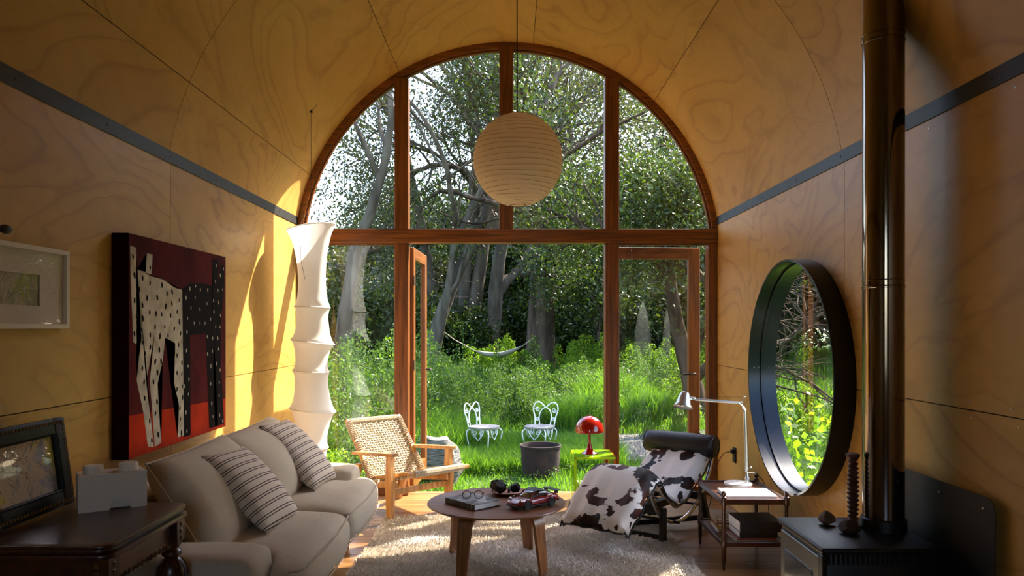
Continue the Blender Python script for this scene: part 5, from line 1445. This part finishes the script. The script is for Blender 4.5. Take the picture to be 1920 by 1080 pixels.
def tree(name, label, x, y, seed, L, rad, lean=(0, 0, 1), maxd=5, per=40, leaf=.06, sig=.22, ml=None, mb=None, group=None, droop=0.0, stems=1, cat='tree', clip=None, **k):
    g = ground(x, y); t = thing(name, label, cat, (x, y, g), 0, group); r = random.Random(seed); nr = np.random.default_rng(seed)
    out, tips = [], []
    for s in range(stems):
        off = Vector((r.uniform(-.35, .35), r.uniform(-.35, .35), 0)) if stems > 1 else Vector((0, 0, 0))
        dv = Vector(lean) + (Vector((r.uniform(-.3, .3), r.uniform(-.3, .3), 0)) if stems > 1 else Vector((0, 0, 0)))
        grow(r, Vector((0, 0, -.15)) + off, dv.normalized(), L, rad * (1 if s == 0 else r.uniform(.5, .9)), 0, maxd, out, tips, **k)
    # root flare
    big = [p for p in out if p[1][0] > rad * .35]; small = [p for p in out if p[1][0] <= rad * .35]
    pts, rr = big[0]; rr[0] *= 1.35
    V, Fq = tubes_np(big, 9); obj('trunk', np_mesh('trunk', V, Fq), mb or m_bark, t, True, sharp=None)
    if small:
        V, Fq = tubes_np(small, 4); obj('branches', np_mesh('branches', V, Fq), mb or m_bark, t)
    if per:
        tp = np.array([tuple(p) for p in tips]); c = np.repeat(tp, per, 0) + nr.normal(0, sig, (len(tp) * per, 3)) * np.array([1, 1, .8])
        if droop: c[:, 2] -= np.abs(nr.normal(0, droop * .5, len(c)))
        c = c[c[:, 2] > .35]
        if clip is not None: c = c[clip(c[:, 0] + x, c[:, 1] + y, c[:, 2] + g)]
        V, Fq = leafcloud(nr, c, leaf, leaf * .42, droop)
        f = obj('foliage', np_mesh('foliage', V, Fq), ml or m_oakleaf, t); f['kind'] = 'stuff'
    return t
oak = tree('oak_tree', 'leaning dark oak with a thick furrowed trunk behind the garden chairs', .72, 20.0, 5, 3.6, .42, (.20, -.05, 1), 5, 26, .055, .30, m_oakleaf, m_barkd, spread=.75, nch=(2, 4), up=.03, decay=.76, clip=lambda x, y, z: (z > 3.0) | (x > 2.0))
tree('oak_tree', 'broad oak with low hanging foliage behind the folded door leaf', 3.6, 14.5, 12, 1.75, .24, (-.06, -.05, 1), 5, 46, .042, .26, m_oakleaf, m_barkd, spread=.9, nch=(3, 4), up=-.015, decay=.78, clip=lambda x, y, z: (x < 3.5) | (z > 2.3 + .3 * np.sin(x * 3)))
tree('eucalyptus_tree', 'tall bare-branched grey tree seen behind the fabric column lamp', -3.75, 17.0, 31, 3.3, .23, (-.04, 0, 1), 6, 1, .045, .2, m_greyleaf, m_bark, spread=.66, nch=(2, 4), up=.05, decay=.78, wig=.2, droop=.5)
tree('eucalyptus_tree', 'twin-stemmed grey tree with many crossing twigs behind the hammock', -2.1, 19.0, 44, 4.0, .20, (.06, 0, 1), 6, 3, .045, .25, m_greyleaf, m_bark, stems=2, spread=.7, nch=(2, 4), up=.02, decay=.76, wig=.2, droop=.6)
tree('eucalyptus_tree', 'cluster of slim grey trunks in the middle distance', -1.75, 24.0, 52, 5.2, .27, (0, 0, 1), 5, 4, .06, .4, m_greyleaf, m_bark, stems=4, spread=.5, nch=(2, 3), up=.04, decay=.72, wig=.12, droop=.6)
tree('young_oak', 'bushy green oak sapling below the round lantern', 2.5, 19.0, 63, 1.6, .09, (0, 0, 1), 4, 40, .050, .28, m_oakleaf, m_barkd, spread=.8, nch=(3, 4), up=.02)
tree('oak_tree', 'tall oak crown filling the top of the arch', 1.8, 26.0, 71, 4.8, .34, (-.05, 0, 1), 5, 22, .075, .45, m_oakleaf, m_barkd, spread=.7, nch=(2, 4), up=.05, decay=.78)
tree('pepper_tree', 'drooping olive-grey tree filling the arch behind the paper lantern', -.6, 23.0, 77, 4.2, .28, (.02, 0, 1), 5, 26, .055, .36, m_greyleaf, m_bark, spread=.7, nch=(3, 4), up=.03, decay=.76, droop=.8)
# the dense belt of trees at the back, copies of two kinds
gb = 'dense trees closing the back of the garden'
b1 = tree('evergreen_tree', 'dense dark evergreen in the tree belt at the back of the garden', 6.5, 27, 81, 2.3, .16, (0, 0, 1), 4, 70, .10, .50, m_oakleaf, m_barkd, gb, spread=.8, nch=(3, 4), up=.0, decay=.82)
b2 = tree('evergreen_tree', 'dense dark evergreen in the tree belt at the back of the garden', -5.0, 29, 82, 1.5, .14, (0, 0, 1), 4, 70, .10, .45, m_greyleaf, m_barkd, gb, spread=.85, nch=(3, 4), up=-.01, decay=.82)
q = random.Random(9)
for i, (x, y, s) in enumerate(((-14, 27, .75), (-11, 30, .7), (-8.2, 27, .6), (-3.0, 32, .75), (-.6, 31, 1.0), (1.5, 33, 1.3), (4.0, 31, 1.4), (9.0, 25, 1.3), (8.8, 23, 1.2), (12, 28, 1.5), (16, 24, 1.5), (-6.2, 33, .8), (-18, 24, 1.2), (-21, 18, 1.2), (-9.5, 23, .6), (3.0, 28, 1.0), (-1.6, 29, .7), (20, 19, 1.4), (13, 14.5, 1.1), (12.5, 18, 1.3), (-4.0, 26, .75), (14, 11, 1.3))):
    c_ = copy_tree(b1 if i % 2 else b2); c_.location = (x, y, ground(x, y)); c_.rotation_euler = (0, 0, q.uniform(0, 6.28)); c_.scale = (s, s, s * q.uniform(.9, 1.1))
# low bushes in front of the belt
gs = 'low bushes along the tree belt'
s1 = tree('bush', 'low leafy bush at the foot of the tree belt', -1.0, 24, 91, .7, .05, (0, 0, 1), 4, 36, .055, .22, m_oakleaf, m_barkd, gs, cat='bush', stems=3, spread=.8, nch=(2, 4), up=0)
for i, (x, y, s) in enumerate(((-2.6, 22.5, 1.2), (-3.9, 22, 1.3), (-5.6, 20.5, 1.4), (-7.5, 19, 1.5), (.0, 25.5, 1.4), (2.4, 24, 1.3), (4.2, 22.5, 1.4), (5.4, 22.5, 1.3), (-10, 18, 1.6), (-4.9, 15.0, 1.0), (-12.5, 15.5, 1.6))):
    c_ = copy_tree(s1); c_.location = (x, y, ground(x, y)); c_.rotation_euler = (0, 0, q.uniform(0, 6.28)); c_.scale = (s, s, s)

# ---- gravel path
m_gravel = mat('grey_gravel', '7d786f', rough=.9, col2='4d4942', scale=40, bump=.6, bscale=90)
gp = thing('gravel_path', 'grey gravel path crossing behind the lounger', 'path', (3.5, 12, ground(3.5, 12)))
xs = np.linspace(1.45, 4.1, 60); ys = np.linspace(-1.15, 1.15, 14)
VX, VT = np.meshgrid(xs, ys); VY = 11.9 + .12 * (VX - 2) + VT * (1 - .35 * np.exp(-(VX - 1.5) * 2)); VZ = ground_np(VX, VY) + .03 - .03 * (np.abs(VT) / 1.15) ** 4
ii = np.arange(60 * 14).reshape(14, 60); Fq = np.stack([ii[:-1, :-1], ii[:-1, 1:], ii[1:, 1:], ii[1:, :-1]], -1).reshape(-1, 4)
obj('gravel_bed', np_mesh('gravel_bed', np.stack([VX, VY, VZ], -1).reshape(-1, 3), Fq), m_gravel, gp, True, True)
r = np.random.default_rng(5); n = 9000; x = r.uniform(1.5, 4.05, n); t = r.uniform(-1.1, 1.1, n); y = 11.9 + .12 * (x - 2) + t
c = np.stack([x, y, ground_np(x, y) + .035], 1); s = r.uniform(.008, .02, (n, 1))
d6 = np.array([[1, 0, 0], [0, 1, 0], [-1, 0, 0], [0, -1, 0], [0, 0, 1]]); V = (c[:, None, :] + d6[None] * s[:, None] * r.uniform(.6, 1.2, (n, 5, 1))).reshape(-1, 3)
i5 = np.arange(n)[:, None] * 5; Fq = np.concatenate([i5 + np.array([[a, b, 4]]) for a, b in ((0, 1), (1, 2), (2, 3), (3, 0))])
o = obj('pebbles', np_mesh('pebbles', V, Fq), islandmat('pebble_tones', hexc('55514a'), hexc('8f8a80'), .8), gp, False, True); o['kind'] = 'stuff'

# ---- white wrought-iron chairs
m_wiron = mat('white_wrought_iron', 'e6e9ea', rough=.4, var=.06)
m_wseat = mat('weathered_seat', 'a39a90', rough=.8, col2='77706a', scale=14)
def spiral(c, r0, turns, sgn, u, v, n=18):
    return [Vector(c) + (Vector(u) * math.cos(sgn * 2 * PI * turns * k / n) + Vector(v) * math.sin(sgn * 2 * PI * turns * k / n)) * r0 * (1 - .75 * k / n) for k in range(n + 1)]
def gchair(label, x, y, rz):
    t = thing('garden_chair', label, 'chair', (x, y, ground(x, y)), rz, 'white wrought-iron garden chairs')
    bm = NB(); P = [(.21 * math.copysign(abs(math.cos(a)) ** .75, math.cos(a)), .21 * math.copysign(abs(math.sin(a)) ** .75, math.sin(a))) for a in [2 * PI * k / 32 for k in range(32)]]
    prism(bm, P, .440, .462, None, .005); obj('seat', bm, m_wseat, t, True)
    bm = NB()
    for s in (-1, 1):
        tube(bm, catmull([(s * .155, .17, .45), (s * .17, .19, .57), (s * .20, .21, .68), (s * .175, .22, .765), (s * .105, .225, .785), (s * .03, .22, .735), (s * .01, .218, .71)], 5), .0095, 8)
    obj('back_hoop', bm, m_wiron, t, True)
    bm = NB(); tube(bm, catmull([(-.085, .18, .45), (-.10, .195, .57), (-.075, .21, .66), (0, .215, .71), (.075, .21, .66), (.10, .195, .57), (.085, .18, .45)], 5), .0085, 8); obj('inner_hoop', bm, m_wiron, t, True)
    for s in (-1, 1):
        bm = NB(); tube(bm, spiral((s * .135, .212, .675), .038, 1.4, -s, (s, 0, 0), (0, 0, 1)), .006, 6); tube(bm, spiral((s * .128, .192, .54), .030, 1.4, s, (s, 0, 0), (0, 0, 1)), .006, 6); obj('scroll', bm, m_wiron, t, True)
    for sx in (-1, 1):
        for sy in (-1, 1):
            bm = NB(); tube(bm, catmull([(sx * .13, sy * .13, .44), (sx * .185, sy * .185, .38), (sx * .165, sy * .165, .22), (sx * .15, sy * .15, .10), (sx * .19, sy * .19, .01)], 5), .0095, 8); obj('leg', bm, m_wiron, t, True)
    for k in range(4):
        a = PI / 2 * k; u = Vector((math.cos(a), math.sin(a), 0)); v = Vector((-u.y, u.x, 0)); c = u * .17 + Vector((0, 0, .385)); bm = NB()
        for s in (-1, 1):
            tube(bm, spiral(c + v * s * .05, .038, 1.3, s, (0, 0, 1), v), .0055, 6)
            tube(bm, catmull([c + v * s * .1 + Vector((0, 0, .05)), c + v * s * .075 + Vector((0, 0, -.03)), c + Vector((0, 0, -.11))], 4), .0055, 6)
        obj('apron_scroll', bm, m_wiron, t, True)
gchair('white wrought-iron garden chair beside the tall grass clump', -.37, 11.0, math.radians(60))
gchair('white wrought-iron garden chair behind the rusty fire pit', .43, 11.1, math.radians(-28))
# ---- fire pit
fp = thing('fire_pit', 'rusty round steel fire pit in the lawn before the white chairs', 'fire pit', (.39, 9.75, ground(.39, 9.75)))
m_rust = mat('rusty_steel', '3a231b', rough=.9, col2='1b100c', scale=7, bump=.3, bscale=40)
bm = NB(); hz = .40
lathe(bm, [(.225, 0), (.245, .2), (.252, hz - .03), (.262, hz - .025), (.262, hz), (.250, hz + .002), (.240, hz - .03), (.225, .12), (0, .10)], 48); obj('ring', bm, m_rust, fp, True, sharp=.6)
bm = NB(); tube(bm, [(.258 * math.cos(a), .258 * math.sin(a), hz) for a in [2 * PI * j / 40 for j in range(40)]], .010, 6, True); obj('rolled_rim', bm, m_rust, fp, True)
bm = NB(); q = random.Random(2)
for k in range(7): tube(bm, [(q.uniform(-.15, .15), q.uniform(-.15, .15), .12 + .03 * k / 2), (q.uniform(-.15, .15), q.uniform(-.15, .15), .15 + .03 * k / 2)], .03, 7)
obj('burnt_logs', bm, m_char, fp, True)
# ---- weathered stump beyond the open door leaf
m_stump = mat('weathered_grey_wood', '8a857e', rough=.9, col2='2c2926', scale=9, bump=1.0, bscale=30, stretch=(1, 1, 7), detail=8)
rock('weathered_stump', 'grey weathered tree stump on the lawn behind the open door leaf', 'stump', (-.93, 9.2, ground(-.93, 9.2) - .05), (.36, .33, .42), 33, m_stump, 1.0, sub=4)
# ---- hammock under the trees
hm = thing('hammock', 'pale rope hammock slung beside the leaning oak', 'hammock', (-.2, 19.3, ground(-.2, 19.3)))
rings = []
for k in range(17):
    t = k / 16; p = Vector((-.85 + 1.15 * t, 19.2 + .1 * t, .80 + .12 * t - .38 * 4 * t * (1 - t) * .5)); wv = .26 * math.sin(PI * t) ** .6 + .02
    rings.append([p + Vector((0, -wv, .10 * (wv / .28))), p + Vector((0, -wv * .5, 0)), p + Vector((0, 0, -.02)), p + Vector((0, wv * .5, .0)), p + Vector((0, wv, .10 * (wv / .28)))])
bm = NB(); loft(bm, rings, False, False); o = obj('net', bm, mat('hammock_cotton', 'b9b2a3', rough=.9, var=.2, scale=30), hm, True, True); sd = o.modifiers.new('thick', 'SOLIDIFY'); sd.thickness = .01
bm = NB(); tube(bm, [(-2.0, 19.1, 1.55), (-1.4, 19.15, 1.1), (-.85, 19.2, .80)], .012, 5); tube(bm, [(.30, 19.3, .92), (.75, 19.6, 1.25)], .012, 5); obj('rope', bm, m_rope, hm, False, True)
